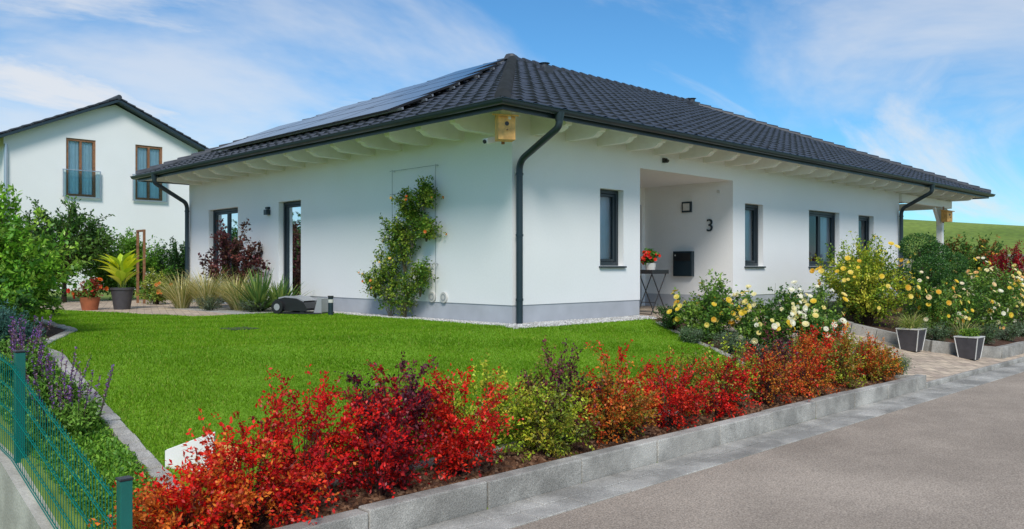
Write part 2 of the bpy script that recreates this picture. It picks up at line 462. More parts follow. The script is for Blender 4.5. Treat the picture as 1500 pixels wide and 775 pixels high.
qb.build('grass',M_grassb,lawn)

mb=MB()
sheet(mb,-4.36,-3.75,[(-4.36,-6.98),(-3.75,-6.98)],[(-4.36,3.78),(-3.75,4.0)],.006,M_mulch,12,80)
sheet(mb,-3.745,-.42,[(b,r+.0) for b,r in RA],[(-3.75,4.0),(-3.2,4.6),(-2.2,4.6),(-1.2,3.4),(-.42,3.05)],.006,M_mulch)
sheet(mb,-.45,9.0,[(-.45,-6.98),(9.0,-6.98)],LEFT,.0065,M_mulch,60,12)
sheet(mb,9.0,14,[(9.0,-6.98),(14,-6.98)],[(9.0,-4.0),(14,-4.0)],.0065,M_mulch,20,12)
mb.build('planting_bed_soil',smooth=True)
BR=[(-4.2,7.95),(-3.9,7.35),(-3.5,6.75),(-2.2,6.6),(-.5,6.5)]
mb=MB()
sheet(mb,-4.2,-.5,BR,[(-4.2,21),(-.5,21)],.13,M_mulch,30,60)
mb.build('raised_bed_soil',smooth=True)

mb=MB()
sheet(mb,-4.43,-.0,[(-4.43,3.8),(-3.75,4.0),(-3.2,4.6),(-2.2,4.6),(-1.2,3.4),(-.4,3.05),(0,3.101)],
      [(-4.43,30),(-4.27,30),(-4.22,8.0),(-3.9,7.4),(-3.5,6.8),(-2.2,6.65),(-.5,6.5),(0,6.5)],.010,M_pave,50,40)
mb.build('paved_path',smooth=True)
mb=MB(); mb.poly([(3.101,.001,.012),(6.139,.001,.012),(6.139,2.159,.012),(3.101,2.159,.012)],M_pave)
mb.build('entrance_paving')
M_grav = two_noise('gravel_bed',[(0.3,(.3,.29,.27)),(0.7,(.5,.49,.46))],8,60,fine=.4)
mb=MB(); sheet(mb,5.1,13.5,[(5.1,-2.6),(9.0,-3.55),(13.5,-3.9)],[(5.1,-1.75),(8.6,-1.75),(8.7,-.02),(13.5,-.02)],.010,M_pave,40,10)
mb.build('patio_paving')
mb=MB(); sheet(mb,5.1,8.62,[(5.1,-1.74),(8.62,-1.74)],[(5.1,-.02),(8.62,-.02)],.008,M_grav,10,10)
mb.build('patio_gravel_bed')

mb=MB()
xs=[-600,-200,-60,-20,-12]+list(np.arange(-10,20,1.0))+[25,40,80,200,700]
for i in range(len(xs)-1):
    mb.poly([(xs[i],-12.2,-.862),(xs[i+1],-12.2,-.862),(xs[i+1],-4.9,-.862),(xs[i],-4.9,-.862)],M_asphalt)
mb.build('road')
mb=MB(); rnd=random.Random(2)
a=-7.6
while a<3.75:
    l=min(1.0,3.75-a)
    dz=rnd.uniform(-.007,.007); dy=rnd.uniform(-.006,.006)
    if l>.15 and a>-7.05: mb.box(a+.006,a+l-.006,-4.49+dy,-4.36+dy,-1.0,-.665+dz,M_granite)
    a+=1.0
mb.box(3.62,3.75,-4.35,-3.8,-1.0,-.69,M_granite)
a=3.76
while a<40:
    mb.box(a+.004,a+.996,-4.49,-4.432,-1.0,-.782+rnd.uniform(-.002,.002),M_granite); a+=1
mb.build('granite_kerb',bevel=.010)
mb=MB(); a=-30.0
while a<40:
    mb.box(a+.004,a+.496,-4.90,-4.70+.0,-1.0,-.852+rnd.uniform(-.002,.002),M_granite)
    mb.box(a+.254,a+.746,-4.692,-4.498,-1.0,-.850+rnd.uniform(-.002,.002),M_granite)
    a+=.5
mb.build('road_gutter_stones',bevel=.004,seg=1)
mb=MB()
def blocks(path,h,w,bl,zt):
    for (p,q) in zip(path[:-1],path[1:]):
        p=Vector(p);q=Vector(q);L=(q-p).length;n=max(1,round(L/bl))
        for i in range(n):
            u=p+(q-p)*(i/n); v=p+(q-p)*((i+1)/n); dd=(v-u).normalized()*.004
            z=zt+rnd.uniform(-.006,.006)
            u2=u+dd; v2=v-dd
            mb.obox((u2.x,u2.y,float(g(u2.y))+z-h/2),(v2.x,v2.y,float(g(v2.y))+z-h/2),w,h,M_granite)
blocks([(6.45,-.6),(6.55,-2.2),(6.7,-3.5),(7.25,-3.9),(7.9,-4.25),(20,-4.25)],.34,.13,.5,.20)
mb.build('granite_bed_edging',bevel=.008)
mb=MB()
pts=[(interp(LEFT,b),b) for b in np.arange(-3.7,8.9,.16)]
for p,q in zip(pts[:-1],pts[1:]):
    u=Vector((p[0],p[1],0))*.97+Vector((q[0],q[1],0))*.03; v=Vector((p[0],p[1],0))*.06+Vector((q[0],q[1],0))*.94
    mb.obox((u.x-.06,u.y,float(g(u.y))-.02+rnd.uniform(0,.012)),(v.x-.06,v.y,float(g(v.y))-.02+rnd.uniform(0,.012)),.12+rnd.uniform(-.01,.01),.09,M_granite)
pts=[(interp(RA,b),b) for b in np.arange(-3.7,-.5,.16)]
for p,q in zip(pts[:-1],pts[1:]):
    mb.obox((p[0]+.06,p[1]+.006,float(g(p[1]))-.02),(q[0]+.06,q[1]-.006,float(g(q[1]))-.02),.11,.09,M_granite)
pts=[(a,-3.76) for a in np.arange(-6.2,.7,.16)]
for p,q in zip(pts[:-1],pts[1:]):
    mb.obox((p[0]+.005,p[1],float(g(p[1]))-.02+rnd.uniform(0,.012)),(q[0]-.005,q[1],float(g(q[1]))-.02+rnd.uniform(0,.012)),.11,.09,M_granite)
mb.build('granite_lawn_edging',bevel=.01,seg=1)

def pebbles(name, regions, n, size, cols, seed):
    rng=np.random.default_rng(seed); qb=Q()
    cube=np.array([[-1,-1,-1],[1,-1,-1],[1,1,-1],[-1,1,-1],[-1,-1,1],[1,-1,1],[1,1,1],[-1,1,1]],float)
    cube[4:,:2]*=.6
    F=[(0,3,2,1),(4,5,6,7),(0,1,5,4),(1,2,6,5),(2,3,7,6),(3,0,4,7)]
    for (a0,a1,b0,b1,zo) in regions:
        k=int(n*(a1-a0)*(b1-b0))
        a=rng.uniform(a0,a1,k); b=rng.uniform(b0,b1,k)
        s=size*rng.uniform(.5,1.3,(k,1,3)); s[:,:,2]*=.6
        th=rng.uniform(0,2*pi,k); c=np.cos(th);sn=np.sin(th)
        V=cube[None]*s+rng.normal(size=(k,8,3))*size*.12
        X=V[:,:,0]*c[:,None]-V[:,:,1]*sn[:,None]; Y=V[:,:,0]*sn[:,None]+V[:,:,1]*c[:,None]
        V=np.stack([X+a[:,None],Y+b[:,None],V[:,:,2]+(g(b)+zo)[:,None]+rng.uniform(0,size*.5,(k,1))],2)
        col=np.array(cols)[rng.integers(0,len(cols),k)]*rng.uniform(.8,1.15,(k,1))
        for f in F: qb.add(V[:,list(f),:],col)
    return qb.build(name,M_matte)
mb=MB(); mb.poly([(-.44,-.44,-.020),(3.0,-.44,-.020),(3.0,-.0,.006),(-.44,-.0,.006)],M_grav)
mb.poly([(-.44,.0,.006),(-.0,.0,.006),(-.0,5.09,.006),(-.44,5.09,.006)],M_grav); mb.build('gravel_strip')
pebbles('gravel',[(-.44,3.0,-.44,-.02,.004),(-.44,-.02,-.02,5.1,.004)],1700,.014,[(.62,.61,.58),(.5,.48,.45),(.7,.69,.66),(.4,.38,.36)],4)
pebbles('bark_mulch',[(-6.9,3.7,-4.34,-3.82,.006)],1300,.016,[(.12,.06,.035),(.18,.095,.055),(.065,.032,.02),(.26,.15,.09)],5)

# ------------------------------------------------------------------ house
house=root('white_bungalow_house')
X,Y,Zv=Vector((1,0,0)),Vector((0,1,0)),Vector((0,0,1))
class Fr:
    def __init__(s,P,U,N): s.P=Vector(P); s.U=Vector(U); s.N=Vector(N)
    def pt(s,u,z,n=0): return s.P+s.U*u+Zv*z-s.N*n
    def box(s,mb,u0,u1,z0,z1,n0,n1,mat):
        p=s.pt(u0,z0,n0); q=s.pt(u1,z1,n1); mb.box(p.x,q.x,p.y,q.y,p.z,q.z,mat)
def wall(mb, fr, u0,u1,z0,z1, ops, mat, noff=0.0):
    us=sorted(set([u0,u1]+[o[0] for o in ops]+[o[1] for o in ops])); zs=sorted(set([z0,z1]+[min(max(o[2],z0),z1) for o in ops]+[min(max(o[3],z0),z1) for o in ops]))
    for i in range(len(us)-1):
        for j in range(len(zs)-1):
            uc=(us[i]+us[i+1])/2; zc=(zs[j]+zs[j+1])/2
            if any(o[0]<uc<o[1] and o[2]<zc<o[3] for o in ops): continue
            mb.poly([fr.pt(us[i],zs[j],noff),fr.pt(us[i+1],zs[j],noff),fr.pt(us[i+1],zs[j+1],noff),fr.pt(us[i],zs[j+1],noff)],mat)
    for (a,b,c,d,dep) in ops:
        c2=max(c,z0); d2=min(d,z1)
        if d2<=c2: continue
        mb.poly([fr.pt(a,c2,noff),fr.pt(a,d2,noff),fr.pt(a,d2,dep),fr.pt(a,c2,dep)],mat)
        mb.poly([fr.pt(b,c2,noff),fr.pt(b,c2,dep),fr.pt(b,d2,dep),fr.pt(b,d2,noff)],mat)
        if d<=z1: mb.poly([fr.pt(a,d,noff),fr.pt(b,d,noff),fr.pt(b,d,dep),fr.pt(a,d,dep)],mat)
        if c>=z0: mb.poly([fr.pt(a,c,noff),fr.pt(a,c,dep),fr.pt(b,c,dep),fr.pt(b,c,noff)],mat)
FF=Fr((0,0,0),X,-Y)
FL=Fr((0,0,0),Y,-X)
D=.16
opF=[(2.02,2.64,.87,2.15,D),(3.10,6.14,-1,2.57,2.16),(6.60,7.33,.87,2.15,D),(9.38,10.95,.87,2.15,D),(12.02,12.93,.87,2.15,D)]
opL=[(6.06,6.96,.04,2.2,D),(8.80,10.3,.04,2.2,D)]
mw=MB(); mp_=MB()
wall(mw,FF,0,14.6,.28,3.42,opF,M_wall); wall(mp_,FF,0.012,14.6,-.4,.28,opF,M_plinth,.012)
wall(mw,FL,0,11.4,.28,3.42,opL,M_wall); wall(mp_,FL,0.012,11.4,-.4,.28,opL,M_plinth,.012)
for fr,L,segs in ((FF,14.6,[(0,3.1),(6.14,14.6)]),(FL,11.4,[(0,6.06),(6.96,8.8),(10.3,11.4)])):
    for s0,s1 in segs: mw.poly([fr.pt(s0,.28,0),fr.pt(s1,.28,0),fr.pt(s1,.28,.012),fr.pt(s0,.28,.012)],M_wall)
mw.poly([(0,11.4,-.4),(14.6,11.4,-.4),(14.6,11.4,3.2),(0,11.4,3.2)],M_wall)
mw.poly([(14.6,0,-.4),(14.6,11.4,-.4),(14.6,11.4,3.25),(14.6,7.3,4.95),(14.6,3.85,4.95),(14.6,0,3.30)],M_wall)
FRc=Fr((3.1,2.16,0),X,-Y)
opR=[(.6,2.92,.02,2.2,.1)]
wall(mw,FRc,0,3.04,-.05,2.57,opR,M_wall)
mw.build('walls',house); mp_.build('plinth',house)

mf=MB(); mg=MB(); mc=MB(); ms=MB()
def curtain(fr,u0,u1,z0,z1,n,amp=.025,per=.13):
    k=max(4,int((u1-u0)/.02)); i0=len(mc.v); c=mc.mi(M_curtain)
    for i in range(k+1):
        u=u0+(u1-u0)*i/k; dn=n+amp*math.sin(2*pi*u/per)+.01*math.sin(u*31)
        for z in (z0,z1): mc.v.append(tuple(fr.pt(u,z,dn)))
    for i in range(k):
        q=i0+2*i; mc.f.append((q,q+2,q+3,q+1)); mc.m.append(c)
def window(fr,a,b,c,d,dep,panes=1,cur=None,sill=True,bw=.065,base=0.0):
    n0=dep-.05; n1=dep+.03; e=.002
    fr.box(mf,a+e,a+bw,c+e,d-e,n0,n1,M_frame); fr.box(mf,b-bw,b-e,c+e,d-e,n0,n1,M_frame)
    fr.box(mf,a+bw,b-bw,d-bw,d-e,n0,n1,M_frame); fr.box(mf,a+bw,b-bw,c+e,c+bw,n0,n1,M_frame)
    w=(b-a-2*bw)/panes
    for i in range(panes):
        x0=a+bw+w*i+.004; x1=x0+w-.008; s=.05
        m0=n0+.02
        fr.box(mf,x0,x0+s,c+bw+.004,d-bw-.004,m0,n1-.005,M_frame); fr.box(mf,x1-s,x1,c+bw+.004,d-bw-.004,m0,n1-.005,M_frame)
        fr.box(mf,x0+s,x1-s,d-bw-s,d-bw-.004,m0,n1-.005,M_frame); fr.box(mf,x0+s,x1-s,c+bw+.004,c+bw+s,m0,n1-.005,M_frame)
        p=[fr.pt(x0+s-.005,c+bw+s-.005,m0+.03),fr.pt(x1-s+.005,c+bw+s-.005,m0+.03),fr.pt(x1-s+.005,d-bw-s+.005,m0+.03),fr.pt(x0+s-.005,d-bw-s+.005,m0+.03)]
        mg.poly(p,M_glass)
    if cur:
        for (f0,f1) in cur: curtain(fr,a+(b-a)*f0,a+(b-a)*f1,c-.05,d+.02,dep+.10)
    P=[(a-.4,c-.6),(b+.4,c-.6),(b+.4,d+.3),(a-.4,d+.3)]
    mc.poly([fr.pt(u,max(z,-.1),dep+1.6) for u,z in P],M_room)
    if sill:
        fr.box(ms,a-.03,b+.03,c-.035,c-.005,-.05,dep-.06,M_anth)
window(FF,2.02,2.64,.87,2.15,D,1,[(.0,.95)])
window(FF,6.60,7.33,.87,2.15,D,1,[(.0,.35),(.6,1.0)])
window(FF,9.38,10.95,.87,2.15,D,2,[(0,.30),(.62,1)])
window(FF,12.02,12.93,.87,2.15,D,1,[(.0,.45)])
window(FL,6.06,6.96,.04,2.2,D,1,[(.0,.3)],sill=False)
window(FL,8.80,10.3,.04,2.2,D,2,[(0,.2),(.8,1)],sill=False)
FRc.box(mf,.602,1.85,.022,2.19,.05,.1,M_frame)
window(FRc,1.86,2.92,.02,2.2,.1,1,None,sill=False)
FRc.box(mf,1.60,1.64,.6,1.7,-.02,.01,M_alu)
mf.build('window_frames',house,bevel=.004,seg=1); mg.build('window_glass_panes',house); mc.build('curtains',house,auto=True); ms.build('window_sills',house,bevel=.004,seg=1)

# roof
TAN=.435; EZ=3.03
AX0,AX1,BY0,BY1=-1.0,19.3,-.85,12.0
RUN=(BY1-BY0)/2
def roof_plane(mb,c0,E,I,L,flip):
    c0=Vector(c0);E=Vector(E);I=Vector(I)
    nrml=(Zv-I*TAN).normalized()
    du=.0375; nu=int(L/du); rows=int(math.ceil(RUN/.31)); k=mb.mi(M_tile)
    us=np.linspace(0,L,nu+1)
    lines=[]
    rr_=random.Random(int(L*10)); 
    off=[[rr_.uniform(-.004,.004) for _ in range(int(L/.3)+3)] for _ in range(rows)]
    for j in range(rows):
        r0=j*.31; r1=min((j+1)*.31,RUN)
        for r,h in ((r0,.050),(r1,.014)):
            arr=[]; hi=max(L-r,r)
            for u in us:
                uc=min(max(u,r),hi)
                w=.5+.5*math.cos(2*pi*u/.3)
                hh=h+.030*w**1.6+off[j][int((u+.15)/.3)]
                p=c0+E*uc+I*r+Zv*(TAN*r)+nrml*hh
                arr.append((p,uc))
            lines.append(arr)
    i0=len(mb.v); n=nu+1
    for l in lines: mb.v += [tuple(p) for p,_ in l]
    for li in range(len(lines)-1):
        for i in range(nu):
            if lines[li][i][1]==lines[li][i+1][1] and lines[li+1][i][1]==lines[li+1][i+1][1]: continue
            q=i0+li*n+i
            mb.f.append((q,q+1,q+n+1,q+n)); mb.m.append(k)
mb=MB()
roof_plane(mb,(AX0,BY0,EZ),X,Y,AX1-AX0,0)
roof_plane(mb,(AX0,BY0,EZ),Y,X,BY1-BY0,0)
roof_plane(mb,(AX0,BY1,EZ),X,-Y,AX1-AX0,0)
roof_plane(mb,(AX1,BY0,EZ),Y,-X,BY1-BY0,0)
rf=mb.build('roof_tiles',house,smooth=True)
try: rf.data.set_sharp_from_angle(angle=math.radians(50))
except Exception: pass
mb=MB()
R1=Vector((AX0+RUN,BY0+RUN,EZ+TAN*RUN)); R2=Vector((AX1-RUN,BY0+RUN,EZ+TAN*RUN))
def caps(p,q):
    p=Vector(p);q=Vector(q);L=(q-p).length;n=int(L/.36); d=(q-p)/L
    for i in range(n+1):
        a=p+d*(i*L/(n+1)); b=p+d*min(L,(i+1.08)*L/(n+1)); up=Vector((0,0,.035))
        mb.tube([a+up,a+d*.04+up,b+up*.6],[.112,.108,.088],M_tile,12)
for c in ((AX0,BY0),(AX0,BY1)): caps((c[0],c[1],EZ+.03),R1)
for c in ((AX1,BY0),(AX1,BY1)): caps((c[0],c[1],EZ+.03),R2)
caps(R1,R2)
mb.tube([R1+Vector((-.05,0,-.05)),R1+Vector((0,0,.1)),R1+Vector((.02,0,.17))],[.2,.17,.05],M_tile,14)
mb.tube([R2+Vector((.05,0,-.05)),R2+Vector((0,0,.1)),R2+Vector((-.02,0,.17))],[.2,.17,.05],M_tile,14)
def slopeF(a,b): return Vector((a,b,EZ+TAN*(b-BY0)))
for (a,b) in ((5.35,4.45),(12.2,5.0)):
    p=slopeF(a,b); mb.tube([p+Vector((0,0,0)),p+Vector((0,-.02,.2)),p+Vector((0,-.02,.22))],[.1,.09,.13],M_tile,12)
    mb.box(a-.15,a+.15,b-.16,b+.16,p.z-.02,p.z+.10,M_tile)
mb.build('roof_ridge_caps',house,smooth=False,auto=True)
mb=MB(); so=-.075
c=[Vector((AX0+.02,BY0+.02,EZ+so)),Vector((AX1-.02,BY0+.02,EZ+so)),Vector((AX1-.02,BY1-.02,EZ+so)),Vector((AX0+.02,BY1-.02,EZ+so))]
r1=R1+Vector((0,0,so));r2=R2+Vector((0,0,so))
mb.poly([c[0],c[1],r2,r1],M_white);mb.poly([c[1],c[2],r2],M_white);mb.poly([c[2],c[3],r1,r2],M_white);mb.poly([c[3],c[0],r1],M_white)
mb.build('soffit_boards',house)
def loop(off,z): return [Vector((AX0-off,BY0-off,z)),Vector((AX1+off,BY0-off,z)),Vector((AX1+off,BY1+off,z)),Vector((AX0-off,BY1+off,z))]
def sweep(mb,prof,mat,closed=False):
    i0=len(mb.v);k=mb.mi(mat)
    for o,z in prof: mb.v+= [tuple(p) for p in loop(o,z)]
    n=len(prof)
    for j in range(n if closed else n-1):
        j2=(j+1)%n
        for q in range(4):
            mb.f.append((i0+j*4+q,i0+j*4+(q+1)%4,i0+j2*4+(q+1)%4,i0+j2*4+q)); mb.m.append(k)
mb=MB()
sweep(mb,[(-.03,EZ-.10),(0,EZ-.10),(0,EZ+.055),(-.03,EZ+.055)],M_anth,True)
gr=.062; gc=.072; gz=EZ+.01
prof=[(gc+gr*math.cos(t),gz+gr*math.sin(t)) for t in np.linspace(-pi,0,12)]
prof+= [(gc+gr+.012,gz+.006),(gc+gr+.008,gz+.016),(gc+gr-.01,gz+.01)]
prof+= [(gc+(gr-.012)*math.cos(t),gz+(gr-.012)*math.sin(t)) for t in np.linspace(0,-pi,12)]
sweep(mb,prof,M_anth,True)
mb.build('gutter',house,auto=True)
mb=MB()
def rafter(base,outd,o,w):
    base=Vector(base);outd=Vector(outd);side=outd.cross(Zv)
    zu=lambda r: EZ-.078+TAN*(o-r)
    pr=[(-.05,2.84),(o*.62,2.84),(o*.69,2.85),(o*.75,2.88),(o*.77,2.905),(o*.84,2.915),(o*.88,zu(o*.88)-.0),(-.05,zu(-.05))]
    pts=[base+outd*r+Zv*z-side*w/2 for r,z in pr]
    mb.prism(pts,side*w,M_white)
for b in np.arange(.35,11.4,.80): rafter((0,b,0),(-1,0,0),1.0,.13)
for a in np.arange(.45,18.6,.78): rafter((a,0,0),(0,-1,0),.85,.13)
for b in np.arange(.25,11.4,.82): rafter((18.45,b,0),(1,0,0),.85,.12)
mb.obox((.0,.0,2.98),(-.72,-.62,2.96),.14,.20,M_white)
mb.box(14.61,18.50,-.07,.07,2.62,2.835,M_white); mb.box(18.36,18.5,.075,11.3,2.62,2.835,M_white)
mb.build('rafter_tails',house,bevel=.006,seg=1)
mb=MB()
for (a,b) in ((17.7,0),(18.43,5.6),(18.43,11.2)): mb.box(a-.08,a+.08,b-.08,b+.08,-.3,2.62,M_white)
for s in (-1,1): mb.obox((17.7+s*.06,0,2.1),(17.7+s*.5,0,2.60),.08,.08,M_white)
mb.build('veranda_posts',house,bevel=.008)
mb=MB(); mb.poly([(14.62,-.4,.014),(19,-.4,.014),(19,11.5,.014),(14.62,11.5,.014)],M_pave); mb.build('veranda_floor',house)
def bez(pts,n=8,r=.14):
    P=[Vector(p) for p in pts]; out=[P[0]]
    for i in range(1,len(P)-1):
        d0=(P[i-1]-P[i]); d1=(P[i+1]-P[i]); rr=min(r,d0.length*.45,d1.length*.45)
        a=P[i]+d0.normalized()*rr; b=P[i]+d1.normalized()*rr
        for k in range(n+1):
            t=k/n; out.append(a*(1-t)**2+P[i]*2*t*(1-t)+b*t*t)
    out.append(P[-1]); return out
mb=MB()
def dp(gp,wp,zb):
    path=bez([(gp[0],gp[1],EZ-.04),(gp[0],gp[1],EZ-.22),(wp[0],wp[1],EZ-.62),(wp[0],wp[1],zb)])
    mb.tube(path,.05,M_anth,14)
    mb.tube([(gp[0],gp[1],EZ-.02),(gp[0],gp[1],EZ-.14)],[.075,.055],M_anth,14)
    for z in (.35,1.3,2.2): mb.tube([(wp[0],wp[1],z),(wp[0],wp[1],z+.035)],.058,M_anth,14)
dp((0.02,BY0-.075),(.07,-.085),-.03); dp((AX0-.075,10.8),(-.085,11.33),-.03); dp((14.35,BY0-.075),(14.52,-.085),-.03)
mb.build('downpipes',house,auto=True)
mb=MB(); I=X; nl=(Zv-X*TAN).normalized(); sl=Vector((1,0,TAN)).normalized()
def sp(s,b,h): return Vector((AX0,b,EZ))+sl*s+nl*h
for row,(s0,b0,n) in enumerate([(.70,2.55,4),(1.75,2.95,4),(2.80,3.35,3),(3.85,3.95,2),(4.90,4.75,1)]):
    for i in range(n):
        w=1.66
        y0=b0+i*(w+.02); y1=y0+w; s1=s0+1.02
        for (sa,sb,ya,yb,m,h0,h1) in ((s0,s1,y0,y1,M_black,.13,.165),(s0+.02,s1-.02,y0+.02,y1-.02,M_solar,.16,.168)):
            c4=[sp(sa,ya,h0),sp(sb,ya,h0),sp(sb,yb,h0),sp(sa,yb,h0)]; mb.prism(c4,nl*(h1-h0),m)
    for s in (s0+.25,s0+.8):
        q=[sp(s-.02,b0-.1,.085),sp(s+.02,b0-.1,.085),sp(s+.02,b0+n*1.68+.1,.085),sp(s-.02,b0+n*1.68+.1,.085)]; mb.prism(q,nl*.04,M_alu)
mb.build('solar_panels',house)

mb=MB(); FS=Fr((6.14,0,0),Y,-X)
FS.box(mb,.90,1.36,.66,1.18,-.10,-.002,M_anth); FS.box(mb,.93,1.33,.98,1.14,-.112,-.102,M_black); FS.box(mb,.93,1.33,.70,.94,-.108,-.102,M_anth)
FS.box(mb,1.28,1.31,1.08,1.11,-.118,-.113,M_potrim)
mb.build('letterbox',house,bevel=.006)
mb=MB(); FS.box(mb,.95,1.18,1.99,2.21,-.05,-.002,M_anth); FS.box(mb,.985,1.145,2.025,2.175,-.06,-.052,M_potrim); mb.build('wall_lamp',house,bevel=.005)
mb=MB(); FL.box(mb,7.30,7.42,1.95,2.06,-.10,-.002,M_anth); FL.box(mb,7.31,7.41,2.07,2.12,-.07,-.002,M_anth); mb.build('wall_spotlight',house,bevel=.005)
mb=MB(); FF.box(mb,3.75,3.83,2.72,2.80,-.06,-.002,M_black); mb.tube([(3.79,-.06,2.76),(3.79,-.1,2.74)],.03,M_black,10); mb.build('security_camera',house)
mb=MB(); FS.box(mb,.3,.36,2.35,2.41,-.02,-.002,M_potrim); FS.box(mb,2.0,2.08,1.1,1.22,-.02,-.002,M_potrim); mb.build('doorbell',house)
tx=bpy.data.curves.new('house_number','FONT'); tx.body='3'; tx.size=.36; tx.extrude=.012; tx.align_x='CENTER'
tx.materials.append(M_anth)
to=bpy.data.objects.new('house_number',tx); link(to,house)
to.matrix_world=Matrix(((0,0,-1,6.12),(-1,0,0,.52),(0,1,0,1.58),(0,0,0,1)))
mb=MB()
for b in (1.56,1.86):
    mb.tube([(-.002,b,.36),(-.03,b,.36)],.085,M_potrim,24)
    for r in (.06,.035): mb.tube([(-.031,b,.36),(-.034-.001*(r<.05),b,.36)],r,M_grey if r>.05 else M_potrim,20)
mb.build('wall_vents',house,auto=True)
mb=MB()
for b in (1.72,2.9): mb.tube([(-.06,b,.3),(-.06,b,2.52)],.003,M_anth,5)
for z in (.9,1.5,2.1,2.5): mb.tube([(-.06,1.65,z),(-.06,2.97,z)],.003,M_anth,5)
for b in (1.72,2.9):
    for z in (.9,1.5,2.1,2.5): mb.tube([(0,b,z),(-.07,b,z)],.008,M_alu,6)
mb.build('wire_trellis',house)

def birdhouse(loc,s=1,rz=0.0):
    mb=MB()
    mb.prism([(-.11,-.10,-.17),(-.11,.10,-.17),(-.11,.10,.16),(-.11,-.10,.12)],(.22,0,0),M_wood)
    mb.prism([(-.14,-.15,.115),(-.14,.12,.17),(-.14,.12,.19),(-.14,-.15,.135)],(.28,0,0),M_wood)
    mb.tube([(0,-.101,.03),(0,-.104,.03)],.028,M_black,16)
    mb.tube([(0,-.10,-.05),(0,-.14,-.05)],.008,M_brown,8)
    mb.box(-.02,.02,.10,.13,-.2,.28,M_brown)
    ob=mb.build('birdhouse',None,bevel=.004,seg=1); ob.location=loc; ob.rotation_euler=(0,0,rz); ob.scale=(s,s,s); return ob
birdhouse((-.66,-.54,2.77),1.08,math.radians(-30)); birdhouse((17.5,-.25,2.35),1.0,math.radians(-20))
mb=MB(); mb.obox((-.50,-.2,2.66),(-.74,-.22,2.60),.09,.08,M_white); mb.tube([(-.74,-.22,2.60),(-.76,-.222,2.595)],.03,M_black,12); mb.obox((-.50,-.2,2.66),(-.42,-.2,2.95),.03,.03,M_white)
mb.build('outdoor_camera',bevel=.006)

# ------------------------------------------------------------------ neighbour house
nh=root('neighbour_gable_house')
NB=24.7; FN=Fr((0,NB,0),X,-Y)
ax,azp,ael,aer,ez=2.75,7.22,-1.0,6.0,5.75
mb=MB()
ops=[(1.02,2.05,3.5,5.65,.14),(3.50,4.55,3.5,5.65,.14)]
wall(mb,FN,ael+.0,aer,-.5,5.66,ops,M_wall)
mb.poly([(ael,NB,5.66),(aer,NB,5.66),(ax,NB,7.10)],M_wall)
mb.poly([(aer,NB,-.5),(aer,NB+10,-.5),(aer,NB+10,5.5),(aer,NB,5.5)],M_wall)
mb.poly([(ael,NB,-.5),(ael,NB+10,-.5),(ael,NB+10,5.5),(ael,NB,5.5)],M_wall)
mb.poly([(ael,NB+10,-.5),(aer,NB+10,-.5),(aer,NB+10,5.5),(ax,NB+10,7.1),(ael,NB+10,5.5)],M_wall)
mb.build('walls',nh)
mb=MB()
for s,e in ((-1,ael-.6),(1,aer+.45)):
    run=abs(e-ax); z1=7.25; z0=7.25-run*.455
    ys=np.arange(NB-.45,NB+10.5,.3)
    for i,y in enumerate(ys):
        n=12
        for k in range(n):
            xa=ax+(e-ax)*k/n; xb=ax+(e-ax)*(k+1)/n; za=z1-(z1-z0)*k/n; zb=z1-(z1-z0)*(k+1)/n
            mb.obox((xa,y+.15,za+.05),(xb,y+.15,zb+.08),.24,.05,M_tile)
    mb.prism([(ax,NB-.42,z1),(e,NB-.42,z0),(e,NB-.42,z0-.10),(ax,NB-.42,z1-.10)],(0,10.8,0),M_anth)
mb.tube([(ax,NB-.45,7.32),(ax,NB+10.4,7.32)],.10,M_tile,10)
mb.build('roof',nh)
mb=MB(); mg2=MB(); mc2=MB()
for (a,b,c,d,dep) in ops:
    bw=.09
    for (u0,u1,z0,z1) in ((a,a+bw,c,d),(b-bw,b,c,d),(a+bw,b-bw,d-bw,d),(a+bw,b-bw,c,c+bw),((a+b)/2-.04,(a+b)/2+.04,c+bw,d-bw)):
        FN.box(mb,u0,u1,z0,z1,.04,.13,M_brown)
    mg2.poly([FN.pt(a+.02,c,.11),FN.pt(b-.02,c,.11),FN.pt(b-.02,d,.11),FN.pt(a+.02,d,.11)],M_clear)
    k=60
    for i in range(k):
        u0=a+(b-a)*i/k; u1=a+(b-a)*(i+1)/k
        mc2.poly([FN.pt(u0,c,.155+.012*math.sin(i*.9)),FN.pt(u1,c,.155+.012*math.sin(i*.9+.9)),FN.pt(u1,d,.155+.012*math.sin(i*.9+.9)),FN.pt(u0,d,.155+.012*math.sin(i*.9))],M_curtain)
    mg2.poly([FN.pt(a-.12,c-.05,-.10),FN.pt(b+.12,c-.05,-.10),FN.pt(b+.12,c+.95,-.10),FN.pt(a-.12,c+.95,-.10)],M_clear)
    FN.box(mb,a-.15,b+.15,c+.95,c+.98,-.12,-.08,M_alu); FN.box(mb,a-.15,b+.15,c-.05,c-.02,-.12,-.08,M_alu)
    for u in (a-.14,b+.12): FN.box(mb,u,u+.03,c-.02,c+.95,-.115,-.085,M_alu)
mb.build('window_frames',nh); mg2.build('glass',nh); mc2.build('curtains',nh)
mb=MB(); mb.tube([(-.95,NB-.08,5.2),(-.95,NB-.08,0)],.06,M_alu,10); mb.build('downpipe',nh)

